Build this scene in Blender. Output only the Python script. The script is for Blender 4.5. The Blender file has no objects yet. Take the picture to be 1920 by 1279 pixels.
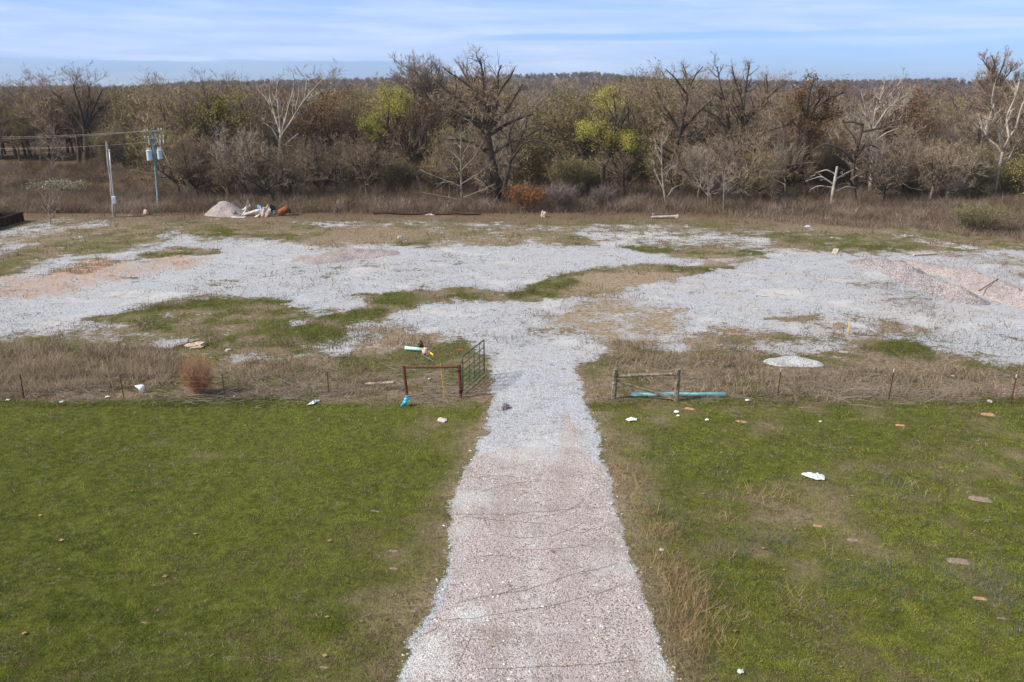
import bpy, bmesh, math, random
import numpy as np
from mathutils import Vector, Matrix

# ------------------------------------------------------------------ camera, sky, sun
R = math.radians
H = 12.5                      # camera height (m)
F = 1600.0                    # focal length in photo pixels (1920 wide)
PITCH = math.atan(478.0 / F)
scene = bpy.context.scene
C = scene.collection
cam = bpy.data.cameras.new('camera'); cam_o = bpy.data.objects.new('camera', cam); C.objects.link(cam_o)
cam.sensor_width = 36; cam.lens = 36 * F / 1920.0
cam.clip_start = 0.1; cam.clip_end = 30000
cam_o.location = (0, 0, H); cam_o.rotation_euler = (math.pi / 2 - PITCH, 0, 0)
scene.camera = cam_o

SUN_AZ, SUN_EL = R(-108), R(42)
sd = Vector((math.sin(SUN_AZ) * math.cos(SUN_EL), math.cos(SUN_AZ) * math.cos(SUN_EL), math.sin(SUN_EL)))
sun = bpy.data.lights.new('sun', 'SUN'); sun.energy = 4.3; sun.angle = R(6.0); sun.color = (1.0, 0.92, 0.80)
sun_o = bpy.data.objects.new('sun', sun); C.objects.link(sun_o)
sun_o.rotation_euler = sd.to_track_quat('Z', 'Y').to_euler(); sun_o.location = (-40, 0, 60)
scene.view_settings.view_transform = 'Standard'; scene.view_settings.look = 'None'
scene.view_settings.gamma = 1; scene.view_settings.exposure = 0.44


class NT:
    """tiny node-tree writer"""
    def __init__(s, tree): s.t = tree; s.t.nodes.clear()
    def n(s, typ, ins=None, **props):
        nd = s.t.nodes.new(typ)
        for k, v in props.items(): setattr(nd, k, v)
        for k, v in (ins or {}).items(): s.put(nd.inputs[k], v)
        return nd
    def put(s, sock, v):
        if isinstance(v, bpy.types.NodeSocket): s.t.links.new(v, sock)
        elif isinstance(v, (tuple, list)) and sock.type == 'RGBA' and len(v) == 3: sock.default_value = (*v, 1)
        else: sock.default_value = v
    def m(s, op, a, b=0.0, c=0.0, clamp=False):
        return s.n('ShaderNodeMath', {0: a, 1: b, 2: c}, operation=op, use_clamp=clamp).outputs[0]
    def add(s, a, b): return s.m('ADD', a, b)
    def sub(s, a, b): return s.m('SUBTRACT', a, b)
    def mul(s, a, b): return s.m('MULTIPLY', a, b)
    def rng(s, v, a, b, c=0.0, d=1.0, smooth=True):
        nd = s.n('ShaderNodeMapRange', {0: v, 1: a, 2: b, 3: c, 4: d})
        nd.interpolation_type = 'SMOOTHSTEP' if smooth else 'LINEAR'
        return nd.outputs[0]
    def mix(s, f, a, b, blend='MIX'):
        nd = s.n('ShaderNodeMix', data_type='RGBA', blend_type=blend)
        s.put(nd.inputs[0], f); s.put(nd.inputs[6], a); s.put(nd.inputs[7], b)
        return nd.outputs[2]
    def noise(s, vec, scale, detail=3, rough=0.5, dist=0.0):
        return s.n('ShaderNodeTexNoise', {'Vector': vec, 'Scale': scale, 'Detail': detail, 'Roughness': rough, 'Distortion': dist}).outputs[0]
    def xyz(s, x, y, z): return s.n('ShaderNodeCombineXYZ', {0: x, 1: y, 2: z}).outputs[0]


world = bpy.data.worlds.new('World'); scene.world = world; world.use_nodes = True
w = NT(world.node_tree)
sky = w.n('ShaderNodeTexSky', sky_type='NISHITA', sun_disc=False)
sky.sun_elevation = SUN_EL; sky.sun_rotation = SUN_AZ; sky.air_density = 1.0; sky.dust_density = 0.6; sky.ozone_density = 2.5
sp = w.n('ShaderNodeSeparateXYZ', {0: w.n('ShaderNodeTexCoord').outputs['Generated']})
dx, dy, dz = sp.outputs
el = w.mul(w.m('ARCSINE', dz), 57.2958)                       # elevation, degrees
az = w.mul(w.m('ARCTAN2', dx, dy), 57.2958)                   # azimuth from the view direction, degrees
cv = w.xyz(w.mul(az, 0.045), w.mul(el, 0.50), 0.0)
n1 = w.noise(cv, 1.2, 5, 0.5, 0.5)
n2 = w.noise(w.xyz(w.mul(az, 0.10), w.mul(el, 1.1), 3.0), 1.3, 5, 0.6, 0.4)
elw = w.add(el, w.mul(w.sub(n2, 0.5), 0.55))
leftm = w.rng(az, -8.0, -2.0, 1.0, 0.0)
rightm = w.rng(az, 4.0, 17.0, 0.0, 1.0)
# low clear band on the left, wider clear band on the right, thin cloud elsewhere
clear_l = w.mul(leftm, w.rng(elw, 1.35, 1.55, 1.0, 0.0))
clear_r = w.mul(rightm, w.rng(elw, 1.9, 3.1, 1.0, 0.0))
clear_c = w.mul(w.mul(w.rng(az, -6, 2, 0.0, 1.0), w.rng(az, 8, 22, 1.0, 0.55)), w.mul(w.rng(elw, 2.65, 2.85, 0.0, 1.0), w.rng(elw, 3.05, 3.3, 1.0, 0.0)))
clear_t = w.mul(w.rng(el, 3.2, 4.6, 0.0, 1.0), w.rng(n1, 0.46, 0.58, 0.0, 0.55))
clear = w.m('MAXIMUM', w.m('MAXIMUM', clear_l, clear_r), w.m('MAXIMUM', clear_c, clear_t))
streak = w.mul(w.rng(az, 20, 23, 0.0, 1.0), w.mul(w.rng(elw, 3.25, 3.45, 0.0, 1.0), w.rng(elw, 3.55, 3.7, 1.0, 0.0)))
streak = w.mul(streak, 0.9)
gen = w.rng(n1, 0.25, 0.75, 0.70, 1.0)
cf = w.m('MULTIPLY', w.sub(1.0, w.mul(clear, 0.72)), gen)
cf = w.m('MAXIMUM', cf, streak)
cf = w.mul(cf, w.rng(el, 12, 60, 1.0, 0.45))
cloudcol = w.mix(w.rng(n2, 0.3, 0.7), w.mix(w.rng(el, 6, 20), (3.7, 4.8, 7.2), (5.6, 5.7, 6.0)), w.mix(w.rng(el, 6, 20), (4.9, 5.8, 7.8), (6.8, 6.8, 6.9)))
skycol = w.mix(w.mul(cf, 0.92), w.mix(1.0, sky.outputs[0], w.mix(w.rng(el, 6, 20), (0.50, 0.75, 1.42), (0.95, 0.95, 0.95)), 'MULTIPLY'), cloudcol)
bg = w.n('ShaderNodeBackground', {0: skycol, 1: 0.105})
w.t.links.new(bg.outputs[0], w.n('ShaderNodeOutputWorld').inputs[0])

# ------------------------------------------------------------------ geometry of the view
ST, CT = math.sin(PITCH), math.cos(PITCH)
def ray(px, py):
    a = (px - 960.0); b = (639.5 - py)
    return a, F * CT + b * ST, -F * ST + b * CT
def G(px, py, z=0.0):
    """ground point seen at photo pixel px,py"""
    x, y, dz_ = ray(px, py); t = (H - z) / (-dz_)
    return Vector((x * t, y * t, z))
def A(px, py, Y):
    """point seen at a photo pixel at distance Y along the view direction's ground track"""
    x, y, dz_ = ray(px, py); t = Y / y
    return Vector((x * t, Y, H + dz_ * t))
def to_px(x, y, z=0.0):
    zz = z - H
    d = y * CT - zz * ST
    d = np.where(d < 1e-3, 1e-3, d)
    return 960 + F * x / d, 639.5 - F * (y * ST + zz * CT) / d
def mpp(py):
    """metres per photo pixel across, at the ground seen at row py"""
    return (G(961, py) - G(960, py)).length

# ------------------------------------------------------------------ object helpers
def tag(o, label=None, cat=None, group=None, kind=None):
    if label: o['label'] = label
    if cat: o['category'] = cat
    if group: o['group'] = group
    if kind: o['kind'] = kind
    return o
def empty(name, loc, label, cat, group=None):
    o = bpy.data.objects.new(name, None); C.objects.link(o); o.location = loc; o.empty_display_size = 0.3
    return tag(o, label, cat, group)
def mk(name, V, polys, m, parent=None, col=None, smooth=False, loc=None, link=True):
    V = np.asarray(V, np.float32).reshape(-1, 3)
    if not isinstance(polys, list): polys = [polys]
    polys = [np.asarray(p, np.int32) for p in polys if len(p)]
    me = bpy.data.meshes.new(name)
    me.vertices.add(len(V)); me.vertices.foreach_set('co', V.ravel())
    nl = sum(p.size for p in polys); me.loops.add(nl)
    me.loops.foreach_set('vertex_index', np.concatenate([p.ravel() for p in polys]))
    npol = sum(len(p) for p in polys); me.polygons.add(npol)
    tot = np.concatenate([np.full(len(p), p.shape[1], np.int32) for p in polys])
    st = np.concatenate([[0], np.cumsum(tot)[:-1]]).astype(np.int32)
    me.polygons.foreach_set('loop_start', st); me.polygons.foreach_set('loop_total', tot)
    me.polygons.foreach_set('use_smooth', np.full(npol, smooth, bool))
    if col is not None:
        col = np.asarray(col, np.float32)
        if col.shape[1] == 3: col = np.concatenate([col, np.ones((len(col), 1), np.float32)], 1)
        at = me.color_attributes.new('Col', 'FLOAT_COLOR', 'POINT'); at.data.foreach_set('color', col.ravel())
    me.update(calc_edges=True); me.validate()
    me.materials.append(m)
    o = bpy.data.objects.new(name, me)
    if link: C.objects.link(o)
    if parent is not None: o.parent = parent
    if loc is not None: o.location = loc
    return o
def bm_obj(name, bm, m, parent=None, loc=None, smooth=False):
    me = bpy.data.meshes.new(name); bm.normal_update()
    if smooth:
        for f in bm.faces: f.smooth = True
    bm.to_mesh(me); bm.free(); me.materials.append(m)
    o = bpy.data.objects.new(name, me); C.objects.link(o)
    if parent is not None: o.parent = parent
    if loc is not None: o.location = loc
    return o
def copy_tree(o, parent=None):
    c = o.copy(); C.objects.link(c)
    if parent is not None: c.parent = parent
    for ch in list(o.children): copy_tree(ch, c)
    return c
def add_box(bm, cen, size, rot=None, bev=0.0):
    r = bmesh.ops.create_cube(bm, size=1.0); vs = r['verts']
    M = Matrix.Translation(cen) @ (rot.to_4x4() if rot is not None else Matrix.Identity(4)) @ Matrix.Diagonal((*size, 1))
    bmesh.ops.transform(bm, matrix=M, verts=vs)
    if bev:
        es = list({e for v in vs for e in v.link_edges})
        bmesh.ops.bevel(bm, geom=es, offset=bev, segments=1, affect='EDGES')
def add_cyl(bm, p, q, r0, r1=None, seg=12, caps=True):
    p = Vector(p); q = Vector(q); d = q - p
    r = bmesh.ops.create_cone(bm, cap_ends=caps, segments=seg, radius1=r0, radius2=r0 if r1 is None else r1, depth=d.length)
    M = Matrix.Translation((p + q) / 2) @ d.to_track_quat('Z', 'Y').to_matrix().to_4x4()
    bmesh.ops.transform(bm, matrix=M, verts=r['verts'])
def add_lathe(bm, prof, seg=16, M=None):
    rings = []
    for r_, z_ in prof:
        rings.append([bm.verts.new((r_ * math.cos(2 * math.pi * k / seg), r_ * math.sin(2 * math.pi * k / seg), z_)) for k in range(seg)])
    for a, b in zip(rings[:-1], rings[1:]):
        for k in range(seg): bm.faces.new((a[k], a[(k + 1) % seg], b[(k + 1) % seg], b[k]))
    bm.faces.new(list(reversed(rings[0]))); bm.faces.new(rings[-1])
    if M is not None: bmesh.ops.transform(bm, matrix=M, verts=[v for r_ in rings for v in r_])
def tube_path(pts, r, S=8):
    P = np.array([[tuple(p) for p in pts]], float); Rr = np.full((1, len(pts)), float(r)) if np.isscalar(r) else np.array([r], float)
    return tubes(P, Rr, S)

# ------------------------------------------------------------------ numpy noise and branching
def norm(v): return v / np.maximum(np.linalg.norm(v, axis=-1, keepdims=True), 1e-9)
_prm = np.random.default_rng(5).random((256, 256))
def vnoise(x, y):
    xi = np.floor(x).astype(int); yi = np.floor(y).astype(int); fx = x - xi; fy = y - yi
    fx = fx * fx * (3 - 2 * fx); fy = fy * fy * (3 - 2 * fy)
    a = _prm[xi % 256, yi % 256]; b = _prm[(xi + 1) % 256, yi % 256]
    c = _prm[xi % 256, (yi + 1) % 256]; d = _prm[(xi + 1) % 256, (yi + 1) % 256]
    return (a * (1 - fx) + b * fx) * (1 - fy) + (c * (1 - fx) + d * fx) * fy
def fbm(x, y, o=4):
    s = 0; a = 0.5; t = 0
    for k in range(o):
        s = s + a * vnoise(x * 2 ** k + 17.3 * k, y * 2 ** k + 9.1 * k); t += a; a *= 0.5
    return s / t
def tubes(P, Rr, S):
    N, K = P.shape[:2]
    T = np.empty_like(P); T[:, 1:-1] = P[:, 2:] - P[:, :-2]; T[:, 0] = P[:, 1] - P[:, 0]; T[:, -1] = P[:, -1] - P[:, -2]
    T = norm(T); mean = norm(P[:, -1] - P[:, 0])
    ref = np.where(np.abs(mean[:, 2:3]) < 0.8, np.array([[0, 0, 1.0]]), np.array([[1.0, 0.2, 0]]))[:, None, :]
    U = norm(np.cross(T, ref)); Wv = np.cross(T, U)
    an = 2 * np.pi * np.arange(S) / S
    V = P[:, :, None, :] + Rr[:, :, None, None] * (np.cos(an)[None, None, :, None] * U[:, :, None, :] + np.sin(an)[None, None, :, None] * Wv[:, :, None, :])
    idx = np.arange(N * K * S).reshape(N, K, S)
    a = idx[:, :-1]; d = idx[:, 1:]
    Q = np.stack([a, np.roll(a, -1, 2), np.roll(d, -1, 2), d], -1).reshape(-1, 4)
    return V.reshape(-1, 3), Q
def rperp(rg, d):
    return norm(np.cross(d, rg.normal(size=d.shape)))
def spawn(rg, P, Rr, L, cnt, t0, t1, ratio, ang, K, wig, up, rr=0.6, taper=0.6):
    N, Kp = P.shape[:2]
    c = np.maximum(rg.poisson(np.broadcast_to(cnt, N)), 1)
    pi = np.repeat(np.arange(N), c); M = len(pi)
    t = t0 + (t1 - t0) * rg.random(M); f = t * (Kp - 1); i = np.clip(f.astype(int), 0, Kp - 2); wt = (f - i)[:, None]
    pos = P[pi, i] * (1 - wt) + P[pi, i + 1] * wt
    pd = norm(P[pi, i + 1] - P[pi, i]); r = Rr[pi, i] * (1 - wt[:, 0]) + Rr[pi, i + 1] * wt[:, 0]
    a = R(1) * (ang[0] + (ang[1] - ang[0]) * rg.random(M))[:, None]
    d = np.cos(a) * pd + np.sin(a) * rperp(rg, pd)
    ln = L[pi] * ratio * (1.15 - taper * t) * (0.7 + 0.6 * rg.random(M))
    r0 = np.minimum(r * 0.8, np.maximum(ln * 0.022, 0.006) * rr / 0.6)
    out = np.empty((M, K, 3)); out[:, 0] = pos; st = (ln / (K - 1))[:, None]
    for k in range(1, K):
        d = norm(d + rg.normal(size=d.shape) * wig + np.array([0, 0, up])); out[:, k] = out[:, k - 1] + d * st
    Ro = r0[:, None] * np.linspace(1, 0.32, K)[None]
    return out, Ro, ln
def blades(rg, P, D, L, W):
    """one thin triangle per twig/blade"""
    s = rperp(rg, D) * W[:, None] * 0.5
    V = np.stack([P - s, P + s, P + D * L[:, None]], 1).reshape(-1, 3)
    return V, np.arange(len(V)).reshape(-1, 3)
def resample(pts, K):
    pts = np.array([tuple(p) for p in pts], float); s = np.concatenate([[0], np.cumsum(np.linalg.norm(np.diff(pts, axis=0), axis=1))])
    u = np.linspace(0, s[-1], K)
    q = np.stack([np.interp(u, s, pts[:, k]) for k in range(3)], 1)
    q[1:-1] = (q[:-2] + 2 * q[1:-1] + q[2:]) / 4
    return q, s[-1]
def limbset(mains, K=12):
    P = []; Rr = []; L = []
    for pts, r0, r1 in mains:
        q, l = resample(pts, K); P.append(q); Rr.append(np.linspace(r0, r1, K)); L.append(l)
    return np.array(P), np.array(Rr), np.array(L)

# ------------------------------------------------------------------ materials
def mat(name, base, rough=0.85, var=0.25, scale=6.0, base2=None, metal=0.0, bump=0.0, bscale=20.0, objvar=0.0, spec=0.3):
    m = bpy.data.materials.new(name); m.use_nodes = True; t = NT(m.node_tree)
    tc = t.n('ShaderNodeTexCoord').outputs['Object']
    n = t.noise(tc, scale, 5, 0.6)
    b2 = base2 if base2 is not None else tuple(c * (1 - var) for c in base)
    b1 = base if base2 is not None else tuple(min(1, c * (1 + var)) for c in base)
    col = t.mix(t.rng(n, 0.35, 0.65), b2, b1)
    if objvar:
        rnd = t.n('ShaderNodeObjectInfo').outputs['Random']
        col = t.mix(1.0, col, t.mix(rnd, (1 - objvar,) * 3, (1 + objvar,) * 3), 'MULTIPLY')
    bs = t.n('ShaderNodeBsdfPrincipled', {'Base Color': col, 'Roughness': rough, 'Metallic': metal, 'Specular IOR Level': spec})
    if bump:
        b = t.n('ShaderNodeBump', {'Strength': bump, 'Distance': 0.02, 'Height': t.noise(tc, bscale, 6, 0.65)})
        t.put(bs.inputs['Normal'], b.outputs[0])
    t.t.links.new(bs.outputs[0], t.n('ShaderNodeOutputMaterial').inputs[0])
    return m
def mat_col(name, rough=0.9, transl=0.0, objvar=0.0):
    m = bpy.data.materials.new(name); m.use_nodes = True; t = NT(m.node_tree)
    c = t.n('ShaderNodeVertexColor', layer_name='Col').outputs[0]
    if objvar:
        rnd = t.n('ShaderNodeObjectInfo').outputs['Random']
        c = t.mix(1.0, c, t.mix(rnd, (1 - objvar,) * 3, (1 + objvar,) * 3), 'MULTIPLY')
    s = t.n('ShaderNodeBsdfDiffuse', {0: c}).outputs[0]
    if transl:
        s2 = t.n('ShaderNodeBsdfTranslucent', {0: c}).outputs[0]
        s = t.n('ShaderNodeMixShader', {0: transl, 1: s, 2: s2}).outputs[0]
    t.t.links.new(s, t.n('ShaderNodeOutputMaterial').inputs[0])
    return m
M_ = {}
M_['blade'] = mat_col('grass_blade', transl=0.35)
M_['twig'] = mat_col('twig', objvar=0.22)
M_['bark'] = mat('bark', (0.125, 0.098, 0.075), var=0.35, scale=1.4, bump=0.5, bscale=9, objvar=0.3)
M_['bark_dark'] = mat('dark_bark', (0.070, 0.052, 0.040), var=0.35, scale=1.4, bump=0.5, bscale=9, objvar=0.2)
M_['bark_white'] = mat('white_bark', (0.46, 0.42, 0.36), scale=1.1, base2=(0.20, 0.165, 0.13), bump=0.2)
M_['bark_grey'] = mat('grey_bark', (0.30, 0.26, 0.22), scale=1.3, base2=(0.17, 0.14, 0.115), bump=0.3, objvar=0.2)
M_['rust'] = mat('rusty_steel', (0.085, 0.028, 0.018), scale=9, base2=(0.16, 0.055, 0.03), rough=0.75, bump=0.2)
M_['rust_dark'] = mat('dark_rusty_steel', (0.020, 0.011, 0.009), scale=1.6, base2=(0.055, 0.022, 0.013), rough=0.8, bump=0.3)
M_['rust_orange'] = mat('orange_rust', (0.30, 0.10, 0.04), scale=3.0, base2=(0.15, 0.05, 0.02), rough=0.8, bump=0.3)
M_['green_paint'] = mat('green_gate_paint', (0.06, 0.125, 0.065), scale=7, base2=(0.05, 0.085, 0.045), rough=0.55)
M_['rail_brown'] = mat('weathered_gate_rail', (0.10, 0.06, 0.035), scale=7, base2=(0.07, 0.075, 0.04), rough=0.7)
M_['wood'] = mat('weathered_post_wood', (0.27, 0.23, 0.165), scale=9, base2=(0.12, 0.10, 0.07), bump=0.6, bscale=14)
M_['wood_pale'] = mat('pale_board', (0.50, 0.42, 0.33), var=0.25, scale=5, bump=0.2)
M_['pole_wood'] = mat('grey_pole_wood', (0.30, 0.26, 0.23), var=0.25, scale=3, bump=0.3)
M_['pole_green'] = mat('treated_pole', (0.16, 0.21, 0.22), var=0.2, scale=3, bump=0.2)
M_['galv'] = mat('galvanised_steel', (0.42, 0.46, 0.50), var=0.15, scale=8, rough=0.45, metal=0.3)
M_['tank'] = mat('grey_blue_tank_paint', (0.40, 0.53, 0.62), var=0.08, scale=5, rough=0.45)
M_['porcelain'] = mat('porcelain', (0.62, 0.62, 0.62), var=0.1, rough=0.3)
M_['white_box'] = mat('pale_box_paint', (0.55, 0.62, 0.70), var=0.08, rough=0.5)
M_['wire'] = mat('steel_wire', (0.24, 0.21, 0.19), var=0.2, rough=0.6)
M_['wire_pale'] = mat('aluminium_wire', (0.50, 0.46, 0.42), var=0.1, rough=0.5)
M_['cable'] = mat('black_cable', (0.03, 0.03, 0.03), var=0.2, rough=0.6)
M_['teal'] = mat('teal_pipe_plastic', (0.38, 0.80, 0.74), var=0.12, scale=12, rough=0.45)
M_['teal_pale'] = mat('pale_teal_pipe_plastic', (0.40, 0.72, 0.69), var=0.15, scale=12, rough=0.5)
M_['plastic_white'] = mat('white_plastic_bag', (0.78, 0.80, 0.84), var=0.08, scale=20, rough=0.45)
M_['plastic_clear'] = mat('milky_plastic_film', (0.50, 0.58, 0.58), var=0.15, scale=20, rough=0.35)
M_['yellow'] = mat('yellow_paint', (0.55, 0.38, 0.03), var=0.2, scale=8, rough=0.6)
M_['yellow_bright'] = mat('bright_yellow_paint', (0.75, 0.52, 0.04), var=0.15, scale=8, rough=0.6)
M_['beige'] = mat('beige_cloth', (0.52, 0.40, 0.30), var=0.25, scale=9)
M_['brown_cloth'] = mat('brown_cloth', (0.10, 0.06, 0.035), var=0.3, scale=9)
M_['red'] = mat('red_plastic', (0.42, 0.07, 0.04), var=0.2, rough=0.6)
M_['black'] = mat('black_plastic', (0.03, 0.028, 0.03), var=0.3, scale=5, rough=0.7)
M_['scrap'] = mat('dirty_white_sheet_metal', (0.60, 0.58, 0.56), scale=2.5, base2=(0.36, 0.32, 0.29), rough=0.6)
M_['blue'] = mat('blue_plastic', (0.13, 0.25, 0.48), var=0.2, scale=4, rough=0.5)
M_['stone'] = mat('pale_limestone', (0.46, 0.42, 0.40), var=0.25, scale=6, bump=0.5)
M_['stone_dark'] = mat('grey_stone', (0.20, 0.185, 0.19), var=0.3, scale=9, bump=0.5)
M_['stone_tan'] = mat('tan_stone', (0.48, 0.37, 0.27), var=0.25, scale=6, bump=0.5)
M_['soil_orange'] = mat('orange_clay_soil', (0.46, 0.245, 0.135), scale=18, base2=(0.27, 0.155, 0.085), bump=0.8, bscale=40)
M_['soil_grey'] = mat('dry_dead_thatch', (0.26, 0.205, 0.165), scale=22, base2=(0.15, 0.115, 0.085), bump=0.8, bscale=40)
def mat_gravel(name, a, b, dark, scale):
    m = bpy.data.materials.new(name); m.use_nodes = True; t = NT(m.node_tree)
    tc = t.n('ShaderNodeTexCoord').outputs['Object']
    v = t.n('ShaderNodeTexVoronoi', {'Vector': tc, 'Scale': scale})
    hue = t.n('ShaderNodeSeparateColor', {0: v.outputs['Color']}).outputs[0]
    col = t.mix(hue, a, b)
    col = t.mix(t.rng(v.outputs['Distance'], 0.35, 0.7), col, dark)
    col = t.mix(1.0, col, t.mix(t.rng(t.noise(tc, 0.8, 5, 0.7), 0.3, 0.7), (0.78, 0.78, 0.8), (1.12, 1.08, 1.06)), 'MULTIPLY')
    bs = t.n('ShaderNodeBsdfPrincipled', {'Base Color': col, 'Roughness': 0.95, 'Specular IOR Level': 0.1})
    h = t.add(t.mul(v.outputs['Distance'], -1.0), t.mul(t.noise(tc, 3.0, 4, 0.6), 1.5))
    b_ = t.n('ShaderNodeBump', {'Strength': 0.9, 'Distance': 0.05, 'Height': h}); t.put(bs.inputs['Normal'], b_.outputs[0])
    t.t.links.new(bs.outputs[0], t.n('ShaderNodeOutputMaterial').inputs[0]); return m
M_['gravel_pink'] = mat_gravel('pinkish_crushed_gravel', (0.39, 0.345, 0.33), (0.56, 0.505, 0.485), (0.24, 0.21, 0.205), 16)
M_['gravel_grey'] = mat_gravel('grey_crushed_gravel', (0.30, 0.275, 0.285), (0.52, 0.475, 0.48), (0.17, 0.155, 0.16), 14)
M_['gravel_white'] = mat_gravel('white_crushed_gravel', (0.55, 0.57, 0.60), (0.75, 0.76, 0.78), (0.30, 0.31, 0.33), 22)
# ------------------------------------------------------------------ ground cover map (traced in photo rows/columns, laid on the ground)
def inside_dist(px, py, poly, sy=2.5):
    """signed distance (photo px, rows stretched by sy), >0 inside"""
    q = np.array(poly, float); n = len(q); X = px; Y = py * sy; q = q * np.array([1, sy])
    d = np.full(X.shape, 1e18); ins = np.zeros(X.shape, bool)
    for k in range(n):
        a = q[k]; b = q[(k + 1) % n]; e = b - a
        t = np.clip(((X - a[0]) * e[0] + (Y - a[1]) * e[1]) / max(e @ e, 1e-9), 0, 1)
        d = np.minimum(d, (X - a[0] - t * e[0]) ** 2 + (Y - a[1] - t * e[1]) ** 2)
        c = (a[1] > Y) != (b[1] > Y)
        ins ^= c & (X < (b[0] - a[0]) * (Y - a[1]) / (b[1] - a[1] + 1e-12) + a[0])
    return np.where(ins, 1, -1) * np.sqrt(d)
def pm(px, py, poly, soft=14, sy=2.5):
    q = np.array(poly, float); out = np.zeros(px.shape)
    mg = soft * 1.2
    sel = (px > q[:, 0].min() - mg) & (px < q[:, 0].max() + mg) & (py > q[:, 1].min() - mg) & (py < q[:, 1].max() + mg)
    if sel.any():
        t = np.clip(inside_dist(px[sel], py[sel], poly, sy) / (2 * soft) + 0.5, 0, 1)
        out[sel] = t * t * (3 - 2 * t)
    return out
PAD = [(-900, 425), (-200, 425), (0, 432), (70, 415), (180, 408), (300, 409), (420, 411), (560, 408), (760, 407), (1000, 413), (1200, 411), (1400, 418), (1560, 436), (1760, 440), (1920, 462), (2300, 500), (3200, 540),
       (3200, 740), (2200, 700), (1920, 690), (1760, 668), (1640, 658), (1540, 668), (1430, 662), (1300, 652), (1130, 648), (1066, 692), (938, 692), (880, 640), (740, 660), (600, 664), (480, 672), (330, 655), (150, 642), (0, 640), (-400, 650), (-1200, 660)]
ROAD = [(935, 640), (1070, 640), (1080, 690), (1090, 730), (1116, 785), (1136, 862), (1150, 930), (1166, 1000), (1190, 1080), (1218, 1150), (1246, 1225), (1268, 1290), (1330, 1480), (1500, 2300),
        (400, 2300), (650, 1480), (752, 1290), (778, 1200), (800, 1140), (830, 1060), (845, 980), (862, 920), (882, 860), (905, 800), (922, 750), (925, 700)]
PINK = [(890, 850), (965, 835), (1000, 848), (1045, 858), (1058, 815), (1064, 770), (1084, 795), (1092, 830), (1130, 880), (1150, 950), (1172, 1030), (1200, 1100), (1222, 1180), (1248, 1290), (1300, 1480), (1450, 2300), (500, 2300), (700, 1480), (770, 1290), (800, 1180), (838, 1080), (842, 1000), (856, 930)]
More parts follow.
